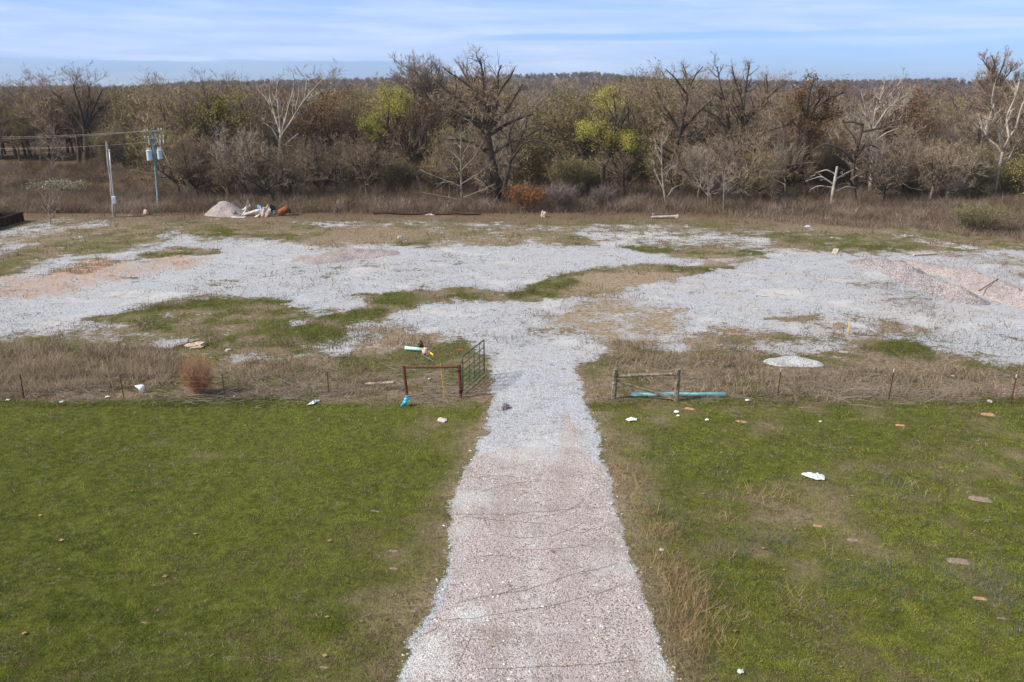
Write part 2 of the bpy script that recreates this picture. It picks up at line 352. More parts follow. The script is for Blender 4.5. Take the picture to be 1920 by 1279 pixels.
# (polygon, coverage 0..1, green, tan, softness)
VEG = [
 ([(-900, 440), (0, 478), (60, 455), (165, 432), (215, 418), (300, 404), (440, 412), (620, 430), (770, 436), (700, 452), (560, 456), (420, 441), (330, 432), (300, 446), (262, 470), (120, 482), (0, 524), (-900, 560)], .80, .50, .25, 10),
 ([(268, 472), (340, 465), (404, 472), (350, 482), (290, 482)], .9, .65, 0, 8),
 ([(108, 508), (180, 482), (222, 490), (170, 514)], .8, .0, 0, 6),
 ([(205, 522), (255, 516), (262, 524), (215, 528)], .8, .1, 0, 5),
 ([(148, 598), (240, 576), (400, 564), (520, 566), (612, 584), (580, 600), (660, 612), (600, 638), (570, 652), (450, 660), (330, 652), (380, 634), (300, 616), (240, 607)], .92, .70, 0, 12),
 ([(60, 606), (240, 600), (330, 622), (350, 652), (150, 645), (0, 640)], .45, .35, 0, 14),
 ([(575, 606), (660, 577), (700, 552), (800, 545), (860, 540), (960, 541), (1012, 530), (1060, 511), (1160, 498), (1330, 489), (1400, 492), (1330, 510), (1220, 530), (1150, 546), (1080, 560), (950, 561), (830, 563), (780, 576), (720, 592), (650, 602), (610, 640), (560, 648)], .93, .72, 0, 9),
 ([(1090, 520), (1200, 508), (1300, 510), (1230, 532), (1150, 548), (1080, 552)], .62, .15, .6, 12),
 ([(1010, 440), (1110, 446), (1120, 456), (1050, 460), (1000, 450)], .8, .75, 0, 8),
 ([(1180, 458), (1330, 464), (1450, 466), (1440, 480), (1290, 482), (1200, 470)], .85, .7, .1, 8),
 ([(1290, 482), (1440, 478), (1400, 496), (1300, 498)], .6, .3, .5, 12),
 ([(380, 430), (470, 428), (560, 440), (520, 448), (420, 444)], .9, .8, 0, 7),
 ([(720, 426), (900, 430), (1080, 424), (1062, 446), (960, 462), (900, 460), (845, 456), (800, 472), (770, 456), (640, 458), (600, 448)], .66, .3, .35, 12),
 ([(600, 440), (740, 430), (770, 446), (680, 462), (610, 470), (560, 456)], .55, .1, .3, 10),
 ([(740, 452), (800, 456), (785, 468), (745, 462)], .9, .7, 0, 6),
 ([(270, 398), (900, 398), (1180, 402), (1200, 418), (1050, 420), (860, 412), (560, 414), (270, 412)], .8, .55, .1, 7),
 ([(460, 416), (560, 418), (555, 423), (470, 422)], .8, .8, 0, 4),
 ([(1440, 440), (1600, 425), (1760, 452), (1860, 462), (1700, 478), (1480, 470), (1455, 456)], .72, .55, .1, 12),
 ([(1540, 460), (1690, 462), (1680, 472), (1560, 472)], .95, .95, 0, 6),
 ([(1180, 404), (1580, 415), (1900, 445), (1920, 470), (1560, 432), (1400, 432), (1240, 424)], .75, .5, .2, 10),
 ([(1700, 470), (1920, 520), (2400, 600), (2400, 540), (1920, 478)], .5, .3, .2, 14),
 ([(1600, 500), (1700, 545), (1790, 575), (1760, 590), (1640, 560), (1580, 520)], .25, .3, .2, 14),
 ([(1240, 632), (1340, 612), (1440, 616), (1540, 632), (1500, 652), (1300, 656)], .55, .45, .1, 12),
 ([(1420, 595), (1520, 588), (1560, 596), (1500, 602)], .6, .2, .1, 6),
 ([(1590, 660), (1650, 636), (1710, 644), (1740, 668), (1660, 676)], .95, .85, 0, 8),
 ([(1640, 598), (1740, 604), (1760, 624), (1680, 628)], .55, .2, .1, 10),
 ([(1560, 608), (1600, 600), (1640, 612), (1600, 622)], .6, .2, 0, 6),
 ([(1060, 570), (1200, 560), (1330, 590), (1300, 640), (1130, 650), (1060, 610)], .42, .05, .7, 22),
 ([(690, 616), (790, 606), (840, 640), (800, 655), (690, 650)], .65, .1, .5, 12),
 ([(560, 620), (640, 640), (600, 660), (560, 655)], .5, .3, .2, 10),
 ([(470, 400), (520, 404), (470, 410)], .4, .3, 0, 5),
]
ORANGE = [([(96, 506), (200, 482), (320, 474), (404, 489), (372, 506), (250, 514), (190, 545), (60, 562), (-60, 546), (0, 516)], .75, 10),
          ([(0, 448), (30, 440), (40, 450), (0, 458)], .9, 5), ([(1340, 628), (1380, 627), (1395, 637), (1350, 638)], .9, 5),
          ([(700, 640), (735, 632), (740, 648), (705, 652)], .5, 6), ([(1265, 455), (1280, 452), (1300, 456), (1275, 460)], .5, 4),
          ([(855, 418), (885, 416), (890, 424), (860, 426)], .6, 5), ([(1560, 612), (1590, 606), (1610, 614), (1580, 620)], .8, 4),
          ([(1200, 764), (1330, 757), (1540, 766), (1700, 762), (1900, 776), (1880, 790), (1640, 782), (1400, 778)], .30, 8)]
WHITE = [([(520, 470), (700, 462), (790, 485), (1000, 470), (1120, 490), (1020, 520), (800, 538), (560, 545), (380, 540), (420, 510)], .35, 25),
         ([(80, 590), (260, 548), (380, 545), (330, 570), (180, 592), (90, 610)], .6, 10), ([(1080, 420), (1230, 425), (1440, 460), (1280, 462), (1130, 450)], .6, 12),
         ([(1300, 540), (1600, 520), (1700, 600), (1500, 600), (1300, 590)], .5, 30),
         ([(862, 930), (920, 920), (930, 940), (870, 948)], .9, 9), ([(830, 1130), (930, 1110), (925, 1160), (840, 1190)], .9, 14), ([(770, 1190), (840, 1185), (860, 1290), (750, 1290)], .9, 12),
         ([(850, 970), (900, 975), (880, 1060), (835, 1090)], .6, 14), ([(1020, 1180), (1080, 1175), (1070, 1190), (1030, 1192)], .8, 6), ([(1195, 1175), (1250, 1230), (1270, 1290), (1210, 1290)], .8, 10),
         ([(965, 1040), (1010, 1035), (1010, 1080), (985, 1080)], .6, 8), ([(900, 1090), (1000, 1085), (960, 1110)], .4, 10), ([(880, 820), (960, 830), (1010, 850), (1040, 868), (970, 866), (900, 850)], .7, 8)]
def cover(x, y):
    """ground cover at world x,y: dict of 0..1 masks"""
    px, py = to_px(x, y)
    s = np.clip(1.0 / np.maximum(mppv(y), 1e-4), 0, 200)            # px per metre
    wx = (fbm(x * 0.35, y * 0.35) - 0.5) * 3.6 + (fbm(x * 1.3 + 40, y * 1.3) - 0.5) * 1.3
    wy = (fbm(x * 0.25 + 80, y * 0.25) - 0.5) * 4.4 + (fbm(x * 1.1 + 60, y * 1.1 + 9) - 0.5) * 1.6
    wy = wy * np.clip((y - 30) / 12, 0.35, 1); wx = wx * np.clip((y - 30) / 12, 0.5, 1)
    qx, qy = to_px(x + wx, y + wy)
    rx, ry = to_px(x + wx * 0.26, y + wy * 0.5)
    front = y > 6
    pad = pm(qx, qy, PAD, 30) * front * np.clip(1.0 - 0.48 * np.clip((478 - py) / 60, 0, 1) - 0.16 * np.clip((py - 590) / 40, 0, 1) * np.clip(np.abs(px - 1000) / 120 - .8, 0, 1), 0, 1); road = pm(rx, ry, ROAD, 20, 1.3) * front
    road = np.where(y <= 6, (np.abs(x - 0.1) < 2.3) * 1.0, road)
    grav = np.maximum(pad * np.clip(0.60 + 1.15 * (fbm(x * 0.16 + 21, y * 0.13 + 4) - 0.22), 0.5, 1.0), road)
    far_dry = (py < 760) & (y > 0)
    n = fbm(x * 0.22, y * 0.22); n2 = fbm(x * 0.9 + 5, y * 0.9)
    # greenness outside the gravel: lush below the fence line, dry brush above
    t = np.clip((qy - 742) / 26, 0, 1)
    g = np.where(y > 0, t, 1.0)
    nL = fbm(x * 0.09 + 31, y * 0.09 + 7)
    green = g * (0.86 + 0.7 * (nL - 0.5) + 1.0 * (n - 0.5) + 0.9 * (n2 - 0.5) + 0.10 * (px < 900) - 0.02 * (px > 1400)) + (1 - g) * np.clip(0.26 + (n - 0.45) * 1.6 + (n2 - .5) * 1.5, 0, 0.62)
    green = green + 0.25 * np.exp(-((qy - 772) / 16.0) ** 2) * (px < 900)
    tan = np.zeros_like(x)
    veg = np.zeros_like(x)
    for poly, c, gr, tn, so in VEG:
        k = pm(qx, qy, poly, so * 2.3) ; kk = np.clip(k * 1.3, 0, 1) * pad
        veg = np.maximum(veg, k * c); green = green * (1 - kk) + gr * kk * 1.05 * np.clip(0.65 + 2.2 * (n2 - 0.42) + 1.2 * (n - .5), 0.1, 1.15); tan = tan * (1 - kk) + tn * kk
    grav = np.where(road > 0.4, np.maximum(road, grav * (1 - veg)), grav * (1 - veg))
    oran = np.zeros_like(x)
    for poly, c, so in ORANGE: oran = np.maximum(oran, c * pm(qx, qy, poly, so * 2.2))
    white = np.zeros_like(x)
    for poly, c, so in WHITE: white = np.maximum(white, c * pm(rx, ry, poly, so * 3.0, 1.6))
    pink = pm(rx, ry, PINK, 22, 1.3) * (y > 6)
    pink = np.maximum(pink, 0.5 * pm(qx, qy, [(600, 440), (740, 428), (720, 455), (600, 470), (560, 480)], 12))
    pink = np.maximum(pink, 0.6 * pm(qx, qy, [(0, 440), (180, 412), (150, 440), (0, 470)], 12))
    pink = np.where(y <= 6, 1.0, pink)
    # dry margins along the road below the fence
    ed = inside_dist(rx, ry, ROAD, 1.0)
    margin = np.exp(-(np.clip(-ed, 0, 500) / ((0.25 + 0.8 * n2 + 0.30 * (px > 1000)) * s)) ** 1.3) * (1 - road)
    margin = np.where((py > 770) & (y > 6), margin * np.where(px < 960, .7, 1.0), 0)
    green = np.clip(green - 0.6 * margin * (0.5 + n2), 0, 1)
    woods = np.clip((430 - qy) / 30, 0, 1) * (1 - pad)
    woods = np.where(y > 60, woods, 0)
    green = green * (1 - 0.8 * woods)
    return dict(grav=np.clip(grav, 0, 1), pink=pink, green=np.clip(green, 0, 1), oran=oran, white=white, tan=np.clip(tan + 0.5 * margin, 0, 1), pad=pad, road=road, margin=margin, px=px, py=py, woods=woods)
def mppv(y):
    d = np.maximum(y * CT + H * ST, 1e-3); return d / F
SKYL = np.array([(-1500, 160), (0, 163), (150, 160), (300, 160), (420, 152), (640, 149), (740, 147), (1000, 141), (1060, 138), (1110, 137), (1160, 142), (1200, 146), (1300, 149), (1480, 151), (1700, 147), (1800, 150), (1920, 149), (3500, 150)], float)
def hgt(x, y):
    x = np.asarray(x, float); y = np.asarray(y, float)
    near = (fbm(x * 0.12 + 3, y * 0.12) - 0.5) * 0.10 + (fbm(x * 0.8, y * 0.8) - 0.5) * 0.07
    near = near * np.clip((y - 2) / 6, 0, 1)
    yy = np.maximum(y, 300.0); px = 960 + F * x / (yy / CT)
    top = np.interp(px, SKYL[:, 0], SKYL[:, 1])
    ridge = (162 - top) * 1.02 + 2.0
    t = np.clip((y - 560) / 1000, 0, 1); t = t * t * (3 - 2 * t)
    far = ridge * t + (fbm(x * 0.006, y * 0.006) - 0.5) * 5 * np.clip((y - 420) / 400, 0, 1)
    drop = -6 * np.clip((y - 1700) / 2500, 0, 1)
    creek = -0.9 * np.exp(-((y - 112) / 10.0) ** 2)
    return near + far + drop + creek
def axis(segs):
    out = [np.arange(a, b, s) for a, b, s in segs]; return np.concatenate(out)
xp = np.concatenate([np.arange(0, 14, 0.13), np.arange(14, 30, 0.2), np.arange(30, 62, 0.4), np.geomspace(62, 9000, 60)])
xs = np.concatenate([-xp[:0:-1], xp])
ys = np.concatenate([-np.geomspace(400, 4, 14), np.arange(-2, 13, 1.0), np.arange(13, 40, 0.13), np.arange(40, 100, 0.36), np.geomspace(100, 12000, 110)])
GX, GY = np.meshgrid(xs, ys); gx = GX.ravel(); gy = GY.ravel()
cv_ = cover(gx, gy); gz = hgt(gx, gy)
nx, ny = len(xs), len(ys); idx = np.arange(nx * ny).reshape(ny, nx)
quads = np.stack([idx[:-1, :-1], idx[:-1, 1:], idx[1:, 1:], idx[1:, :-1]], -1).reshape(-1, 4)
gm = bpy.data.materials.new('ground_cover'); gm.use_nodes = True; t = NT(gm.node_tree)
tc = t.n('ShaderNodeTexCoord').outputs['Object']
a1 = t.n('ShaderNodeSeparateColor', {0: t.n('ShaderNodeVertexColor', layer_name='Col').outputs[0]}).outputs
a2 = t.n('ShaderNodeSeparateColor', {0: t.n('ShaderNodeVertexColor', layer_name='Col2').outputs[0]}).outputs
grav, pink, green = a1[0], a1[1], a1[2]; oran, white, tan = a2[0], a2[1], a2[2]
wood = t.n('ShaderNodeAttribute', attribute_name='woods').outputs['Fac']
def st(v, k=2.4): return t.m('MULTIPLY', t.sub(v, 0.5), k)
nb = t.noise(tc, 0.9, 6, 0.7); nm = t.noise(tc, 4.0, 5, 0.72, 0.4); nf = t.noise(tc, 16, 4, 0.75); nff = t.noise(tc, 60, 2, 0.6); nlow = t.noise(tc, 0.28, 4, 0.6, 0.5)
nmix = t.add(t.add(t.mul(st(nb), 0.95), t.mul(st(nlow), 0.62)), t.add(t.mul(st(nm), 0.62), t.mul(st(nf), 0.40)))
gfac = t.rng(t.add(grav, t.mul(nmix, t.mix(t.rng(pink, 0.2, .8), (.90, .90, .90), (.45, .45, .45)))), 0.36, 0.68)
gfac = t.mul(gfac, t.rng(grav, 0.0, 0.08))
# vegetation colours
gr = t.mix(t.rng(nm, 0.35, 0.65), (0.050, 0.060, 0.012), (0.118, 0.130, 0.026))
dry = t.mix(t.rng(t.add(t.mul(nf, .5), t.mul(nm, .5)), 0.36, 0.64), (0.105, 0.078, 0.048), (0.31, 0.245, 0.170))
straw = t.mix(t.rng(t.add(t.mul(nf, .5), t.mul(nm, .5)), 0.38, 0.62), (0.19, 0.145, 0.10), (0.48, 0.39, 0.28))
dry = t.mix(tan, dry, straw)
gsel = t.rng(t.add(green, t.add(t.mul(st(nm), 0.30), t.mul(st(nb), 0.22))), 0.15, 0.85)
vegc = t.mix(gsel, dry, gr)
vegc = t.mix(t.rng(nff, 0.62, 0.75, 0.0, 0.6), vegc, (0.30, 0.235, 0.15))
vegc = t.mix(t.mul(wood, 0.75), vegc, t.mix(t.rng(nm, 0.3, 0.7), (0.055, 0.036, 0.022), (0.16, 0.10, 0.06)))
# gravel colours
vo = t.n('ShaderNodeTexVoronoi', {'Vector': tc, 'Scale': 32.0}); vc = t.n('ShaderNodeSeparateColor', {0: vo.outputs['Color']}).outputs
vo2 = t.n('ShaderNodeTexVoronoi', {'Vector': tc, 'Scale': 17.0}); vc2 = t.n('ShaderNodeSeparateColor', {0: vo2.outputs['Color']}).outputs
gb = t.mix(t.rng(vc[0], 0.0, 1.0), (0.32, 0.345, 0.385), (0.62, 0.65, 0.705))
gw = t.mix(vc[1], (0.46, 0.46, 0.465), (0.80, 0.79, 0.78))
gp = t.mix(vc[0], (0.38, 0.325, 0.315), (0.64, 0.565, 0.55))
gp = t.mix(t.rng(vc[2], 0.88, 0.90), gp, (0.15, 0.13, 0.14))
gp = t.mix(t.mul(t.rng(vc2[1], 0.93, 0.95), t.rng(nm, .48, .55)), gp, (0.74, 0.73, 0.74))
ox = t.n('ShaderNodeSeparateXYZ', {0: tc}).outputs
xc = t.sub(ox[0], t.add(0.45, t.mul(t.sub(ox[1], 16.0), 0.03)))
ctr = t.rng(t.m('ABSOLUTE', t.add(xc, t.mul(st(nb), .25))), .08, .40, 1.0, 0.0)
trk = t.rng(t.m('ABSOLUTE', t.sub(t.m('ABSOLUTE', t.add(xc, t.mul(st(nb), .12))), .95)), .12, .5, 1.0, 0.0)
gp = t.mix(t.mul(trk, .35), gp, (0.40, 0.335, 0.325))
gp = t.mix(t.mul(ctr, t.rng(t.add(nm, t.mul(st(nf), .2)), .46, .62, 0, .75)), gp, gw)
gp = t.mix(t.rng(t.add(nb, t.mul(st(nf), .1)), .50, .68, 0, .45), gp, (0.25, 0.21, 0.19))
gp = t.mix(t.rng(t.add(nlow, t.mul(st(nm), .12)), .56, .66, 0, .6), gp, gw)
gravc = t.mix(t.rng(t.add(pink, t.mul(nmix, 0.45)), 0.30, 0.70), gb, gp)
gravc = t.mix(t.rng(t.add(white, t.mul(nmix, 0.8)), 0.25, 0.95, 0.0, .9), gravc, gw)
big = t.noise(tc, 0.16, 4, 0.6)
warm = t.rng(t.add(big, t.mul(t.sub(nb, .5), .5)), 0.45, 0.68, 0.0, 0.55)
warm = t.mul(warm, t.rng(t.n('ShaderNodeSeparateXYZ', {0: tc}).outputs[0], -4, 10, .35, 1.0))
gravc = t.mix(t.mul(warm, t.sub(1.0, pink)), gravc, t.mix(vc[2], (0.46, 0.40, 0.37), (0.66, 0.60, 0.56)))
gravc = t.mix(t.rng(vo.outputs['Distance'], 0.45, 0.85, 0.0, 0.6), gravc, (0.10, 0.09, 0.09))
stain = t.mul(t.rng(t.add(nm, t.add(t.mul(t.sub(nb, 0.5), 1.0), t.mul(t.sub(nlow, .5), 1.0))), 0.50, 0.72, 0.0, 0.62), t.sub(1.0, t.mul(pink, .6)))
gravc = t.mix(stain, gravc, (0.215, 0.185, 0.160))
specks = t.mul(t.rng(t.noise(tc, 7.0, 4, 0.8, 1.0), 0.55, 0.62), t.rng(t.add(nb, t.mul(t.sub(nlow, .5), .8)), 0.38, 0.60, 0.2, 0.95))
specks = t.mul(specks, t.sub(1.0, t.mul(pink, 0.85)))
gravc = t.mix(specks, gravc, (0.100, 0.078, 0.050))
gravc = t.mix(t.mul(t.rng(t.add(nlow, t.mul(st(nb), .15)), .50, .70, 0, .42), t.sub(1.0, pink)), gravc, (0.74, 0.75, 0.79))
allc = t.mix(gfac, vegc, gravc)
orc = t.mix(t.rng(t.add(t.mul(nf, .4), t.mul(nb, .6)), 0.38, 0.62), (0.24, 0.125, 0.070), (0.50, 0.345, 0.245))
allc = t.mix(t.mul(t.rng(t.add(oran, t.mul(nmix, 0.75)), 0.42, 0.95), 0.75), allc, orc)
bs = t.n('ShaderNodeBsdfPrincipled', {'Base Color': allc, 'Roughness': 0.95, 'Specular IOR Level': 0.08})
hh = t.add(t.mul(nf, 0.6), t.add(t.mul(nm, 1.0), t.mul(vo.outputs['Distance'], -0.35)))
bp = t.n('ShaderNodeBump', {'Strength': 0.9, 'Distance': 0.07, 'Height': hh}); t.put(bs.inputs['Normal'], bp.outputs[0])
t.t.links.new(bs.outputs[0], t.n('ShaderNodeOutputMaterial').inputs[0])
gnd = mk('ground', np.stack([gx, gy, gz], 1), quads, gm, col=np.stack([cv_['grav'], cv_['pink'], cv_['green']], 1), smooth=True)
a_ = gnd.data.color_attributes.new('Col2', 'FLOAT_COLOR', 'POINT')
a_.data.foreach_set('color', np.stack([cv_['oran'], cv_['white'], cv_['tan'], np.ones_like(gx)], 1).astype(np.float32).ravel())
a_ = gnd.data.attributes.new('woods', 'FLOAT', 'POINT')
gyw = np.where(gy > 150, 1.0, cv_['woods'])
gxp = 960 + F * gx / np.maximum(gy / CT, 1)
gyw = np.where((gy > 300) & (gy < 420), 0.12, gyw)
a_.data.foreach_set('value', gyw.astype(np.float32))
tag(gnd, kind='structure')
def hz(v): return float(hgt(v[0], v[1]))
def on(px, py):
    p = G(px, py); p.z = hz(p); return p

# ------------------------------------------------------------------ ground vegetation (uncountable)
rg = np.random.default_rng(11)
def pick(n, px0, px1, py0, py1):
    px = px0 + (px1 - px0) * rg.random(n); py = py0 + (py1 - py0) * rg.random(n)
    x, y, dz_ = ray(px, py); tt = H / (-dz_)
    return x * tt, y * tt
def bladefield(name, x, y, hmin, hmax, wpx, colfn, tilt=0.6, seed=0, m='blade', bend=0.0):
    r_ = np.random.default_rng(seed); n = len(x); z = hgt(x, y)
    hmul = 1.0
    D = norm(np.stack([r_.normal(size=n) * tilt, r_.normal(size=n) * tilt, np.ones(n)], 1))
    L = hmin + (hmax - hmin) * r_.random(n); W = mppv(y) * wpx * (0.6 + 0.8 * r_.random(n))
    P = np.stack([x, y, z - 0.01], 1); V, T = blades(r_, P, D, L, W)
    c = colfn(x, y, r_); c = np.repeat(c, 3, 0)
    return V, T, c
def lerpc(a, b, t): return np.array(a)[None] * (1 - t[:, None]) + np.array(b)[None] * t[:, None]
# bare clay and dead thatch spots in the field, kept free of grass
MSP = [(1836, 1122, 40, 'soil_orange', 'orange clay molehill at the lower right of the grass field'), (1535, 985, 26, 'soil_orange', 'small orange clay molehill in the middle of the right-hand field'), (1854, 779, 34, 'soil_orange', 'orange clay mound just below the rightmost T-post'), (1294, 767, 28, 'soil_orange', 'pale orange clay mound below the right wooden post'),
                                        (1390, 791, 32, 'soil_orange', 'flat orange clay patch in the grass below the end of the turquoise pipe'), (1688, 799, 26, 'soil_orange', 'thin orange clay patch below the middle right-hand T-post'), (1770, 800, 14, 'soil_orange', 'tiny orange clay patch right of the thin orange patch'), (1765, 877, 14, 'soil_orange', 'tiny orange clay spot in the right field above the dead weeds'),
                                        (1878, 1158, 26, 'soil_grey', 'grey tuft of dead thatch below the orange molehill at lower right'), (1602, 1012, 32, 'soil_grey', 'grey tuft of dead thatch right of the small orange molehill'), (1798, 1052, 56, 'soil_grey', 'wide patch of dead thatch near the right edge'), (1838, 936, 56, 'soil_grey', 'wide brown patch of dead thatch in the upper right of the field'),
                                        (1493, 1142, 18, 'soil_grey', 'grey tuft of dead thatch in the lower middle of the right field'), (738, 1067, 26, 'soil_grey', 'grey tuft of dead thatch left of the drive, lower of three'), (739, 1031, 30, 'soil_grey', 'grey tuft of dead thatch left of the drive, middle of three'), (703, 956, 26, 'soil_grey', 'grey tuft of dead thatch left of the drive, upper of three'),
                                        (270, 1167, 18, 'soil_grey', 'small grey tuft of dead thatch at lower left'), (608, 1252, 26, 'soil_grey', 'grey tuft of dead thatch at the bottom edge left of the drive')]
def spots_free(x, y):
    ok = np.ones(len(x), bool)
    for px, py, w_, m_, lb in MSP:
        p = G(px, py); r_ = w_ * mpp(py) / 2; ok &= ((x - p.x) / (r_ * .95)) ** 2 + ((y - p.y) / (r_ * .75)) ** 2 > 1
    return ok
# short grass of the front field
x, y = pick(900000, -150, 2070, 752, 1330)
cc = cover(x, y); keep = (rg.random(len(x)) < (1 - cc['grav']) * (0.25 + 0.85 * cc['green'])) & (cc['road'] < 0.4) & spots_free(x, y)
x, y = x[keep], y[keep]; gg = cc['green'][keep]
def colg(x, y, r_):
    u = r_.random(len(x)); n = fbm(x * 0.5, y * 0.5); n3 = fbm(x * 2.2, y * 2.2)
    n4 = fbm(x * 0.13 + 9, y * 0.13)
    c = lerpc((0.085, 0.126, 0.017), (0.325, 0.355, 0.064), np.clip(u * 0.55 + (n3 - 0.5) * 1.8 + (n4 - .5) * 1.3 + .25, 0, 1))
    d = lerpc((0.16, 0.12, 0.07), (0.40, 0.32, 0.21), u)
    k = (r_.random(len(x)) > np.clip(0.40 + 0.62 * gg + (n - .5) * 1.2 + (n3 - .5) * 1.7, 0.05, 0.95))[:, None]
    return np.where(k, d, c)
V, T, c = bladefield('grass', x, y, 0.02, 0.04 + 0.10 * fbm(x * 1.6 + 50, y * 1.6) ** 1.5, 1.2, colg, 0.9, 3)
tag(mk('grass', V, T, M_['blade'], col=c), 'short green spring grass covering the field in front of the fence', 'grass', kind='stuff')
# dry upright straw scattered in the front field and thick along the road edges
x, y = pick(260000, -150, 2070, 756, 1330); cc = cover(x, y); n = fbm(x * 0.7 + 30, y * 0.7)
rightish = np.clip((cc['px'] - 1100) / 500, 0, 1)
pr = np.clip(cc['margin'] * 0.9 + np.clip(n - 0.52, 0, 1) * (0.6 + 2.0 * rightish) + np.clip(fbm(x * 1.9 + 7, y * 1.9) - 0.58, 0, 1) * 2.2, 0, 1) * 0.55
keep = (rg.random(len(x)) < pr) & (cc['road'] < 0.5); x, y = x[keep], y[keep]
def cold(x, y, r_): return lerpc((0.13, 0.095, 0.06), (0.40, 0.31, 0.20), r_.random(len(x)) ** 1.3)
V1, T1, c1 = bladefield('straw', x, y, 0.06, 0.24, 0.95, cold, 0.9, 4)
# straw bunches beside the road on the right
bx = []; by = []; tx = []; ty = []
for (px, py, n, sp_) in [(1262, 1075, 260, .28), (1290, 1110, 420, .38), (1305, 1150, 420, .42), (1270, 1170, 260, .3), (1235, 1040, 160, .25), (1225, 1000, 120, .25), (1290, 1215, 260, .35), (1180, 905, 120, .4), (1160, 880, 120, .3), (1250, 1000, 160, .25), (1215, 960, 90, .2), (1330, 1200, 150, .4), (1265, 1260, 200, .5), (1720, 920, 60, .3), (1450, 930, 120, .35), (1405, 925, 100, .3), (1350, 975, 60, .2), (1368, 1045, 50, .12), (1490, 1130, 60, .25), (1560, 1040, 40, .2)]:
    p = G(px, py); bx.append(p.x + rg.normal(size=n) * sp_); by.append(p.y + rg.normal(size=n) * sp_)
for _ in range(850):
    p = G(rg.uniform(-60, 1980), 765 + 540 * rg.random()); 
    if cover(np.array([p.x]), np.array([p.y]))['road'][0] > .2: continue
    n_ = int(rg.integers(8, 40)); s_ = .04 + .14 * rg.random() ** 2; tx.append(p.x + rg.normal(size=n_) * s_ * 1.6); ty.append(p.y + rg.normal(size=n_) * s_)
tx = np.concatenate(tx); ty = np.concatenate(ty)
bx = np.concatenate(bx); by = np.concatenate(by)
def cols(x, y, r_): return lerpc((0.22, 0.15, 0.08), (0.56, 0.43, 0.25), r_.random(len(x)))
V2, T2, c2 = bladefield('straw', bx, by, 0.2, 0.62, 0.8, cols, 0.75, 5)
V3, T3, c3 = bladefield('straw', tx, ty, 0.05, 0.17, 0.9, lambda x, y, r_: lerpc((0.20, 0.155, 0.11), (0.52, 0.43, 0.33), r_.random(len(x))), 2.2, 15)
V = np.concatenate([V1, V2, V3]); T = np.concatenate([T1, T2 + len(V1), T3 + len(V1) + len(V2)]); c = np.concatenate([c1, c2, c3])
tag(mk('dry_grass', V, T, M_['blade'], col=c), 'dry straw-coloured grass thick along both edges of the gravel drive', 'dry grass', kind='stuff')
# grey-green weed stems in the right of the field
x, y = pick(30000, 1200, 2070, 790, 1290); n = fbm(x * 0.55 + 70, y * 0.55)
cc = cover(x, y); keep = (rg.random(len(x)) < np.clip((n - 0.52) * 3, 0, 1)) & (cc['grav'] < .3); x, y = x[keep], y[keep]
V, T, c = bladefield('weeds', x, y, 0.08, 0.26, 1.1, lambda x, y, r_: lerpc((0.10, 0.12, 0.10), (0.22, 0.245, 0.20), r_.random(len(x))), 0.35, 6)
tag(mk('weeds', V, T, M_['blade'], col=c), 'grey-green upright weeds in the right half of the grass field', 'weeds', kind='stuff')
# rank dry growth of the fence belt
x, y = pick(330000, -250, 2170, 640, 765); cc = cover(x, y)
n = fbm(x * 0.45 + 12, y * 0.45); n3 = fbm(x * 1.7 + 12, y * 1.7)
px_, py_ = cc['px'], cc['py']
thick = pm(px_, py_, [(-400, 648), (150, 646), (330, 660), (340, 690), (320, 728), (200, 735), (60, 745), (-400, 750)], 16)
thick = np.maximum(thick, 0.75 * pm(px_, py_, [(430, 675), (560, 670), (700, 690), (760, 735), (620, 752), (460, 752), (420, 700)], 20))
thick = np.maximum(thick, 0.8 * pm(px_, py_, [(1150, 665), (1420, 665), (1440, 700), (1500, 740), (1300, 745), (1150, 700)], 18))
thick = np.maximum(thick, 0.7 * pm(px_, py_, [(1480, 700), (1700, 690), (2200, 690), (2200, 750), (1700, 748), (1480, 756)], 20))
base = np.clip((py_ - 648) / 10, 0, 1) * np.clip((762 - py_) / 14, 0, 1)
pr = base * (1 - cc['grav']) * np.clip(0.07 + 0.72 * thick + 0.5 * thick * (x < -14.5), 0, 1) * np.clip(0.30 + (n3 - 0.46) * 4.0, 0.02, 1) * (1 - 0.93 * cc['road'])
keep = (rg.random(len(x)) < pr); x, y = x[keep], y[keep]; th = thick[keep]
def colb(x, y, r_):
    u = r_.random(len(x)) ** 1.4; n = fbm(x * 0.8, y * 0.8)[:, None]
    return lerpc((0.15, 0.112, 0.072), (0.58, 0.47, 0.34), u) * (0.7 + 0.6 * n)
hm = 0.22 + 0.38 * th + 0.25 * th * (x < -14.5)
V, T, c = bladefield('b', x, y, hm * 0.35, hm, 0.85, colb, 0.75, 7)
tag(mk('brush', V, T, M_['blade'], col=c), 'knee-high dry brown weeds and brambles in a belt along the fence line', 'brush', kind='stuff')
# green tufts mixed into that belt and low weeds on the gravel yard
x, y = pick(420000, -250, 2170, 404, 765); cc = cover(x, y)
pr = (1 - cc['grav']) * np.clip(0.12 + 0.9 * cc['green'], 0, 1) * 0.75
n3 = fbm(x * 1.3 + 12, y * 1.3); pr = pr + 0.22 * np.clip((n3 - 0.46) * 5, 0, 1)
keep = (rg.random(len(x)) < pr) & (cc['road'] < .4); x, y = x[keep], y[keep]; gg = cc['green'][keep]; tt_ = cc['tan'][keep]
def colm(x, y, r_):
    u = r_.random(len(x)); k = (r_.random(len(x)) > np.clip(gg * 0.8, 0, .8))[:, None]
    d = lerpc((0.080, 0.060, 0.042), (0.25, 0.195, 0.14), u); s_ = lerpc((0.28, 0.20, 0.12), (0.48, 0.37, 0.25), u)
    d = d * (1 - tt_[:, None]) + s_ * tt_[:, None]
    return np.where(k, d, lerpc((0.055, 0.072, 0.012), (0.155, 0.175, 0.032), u))
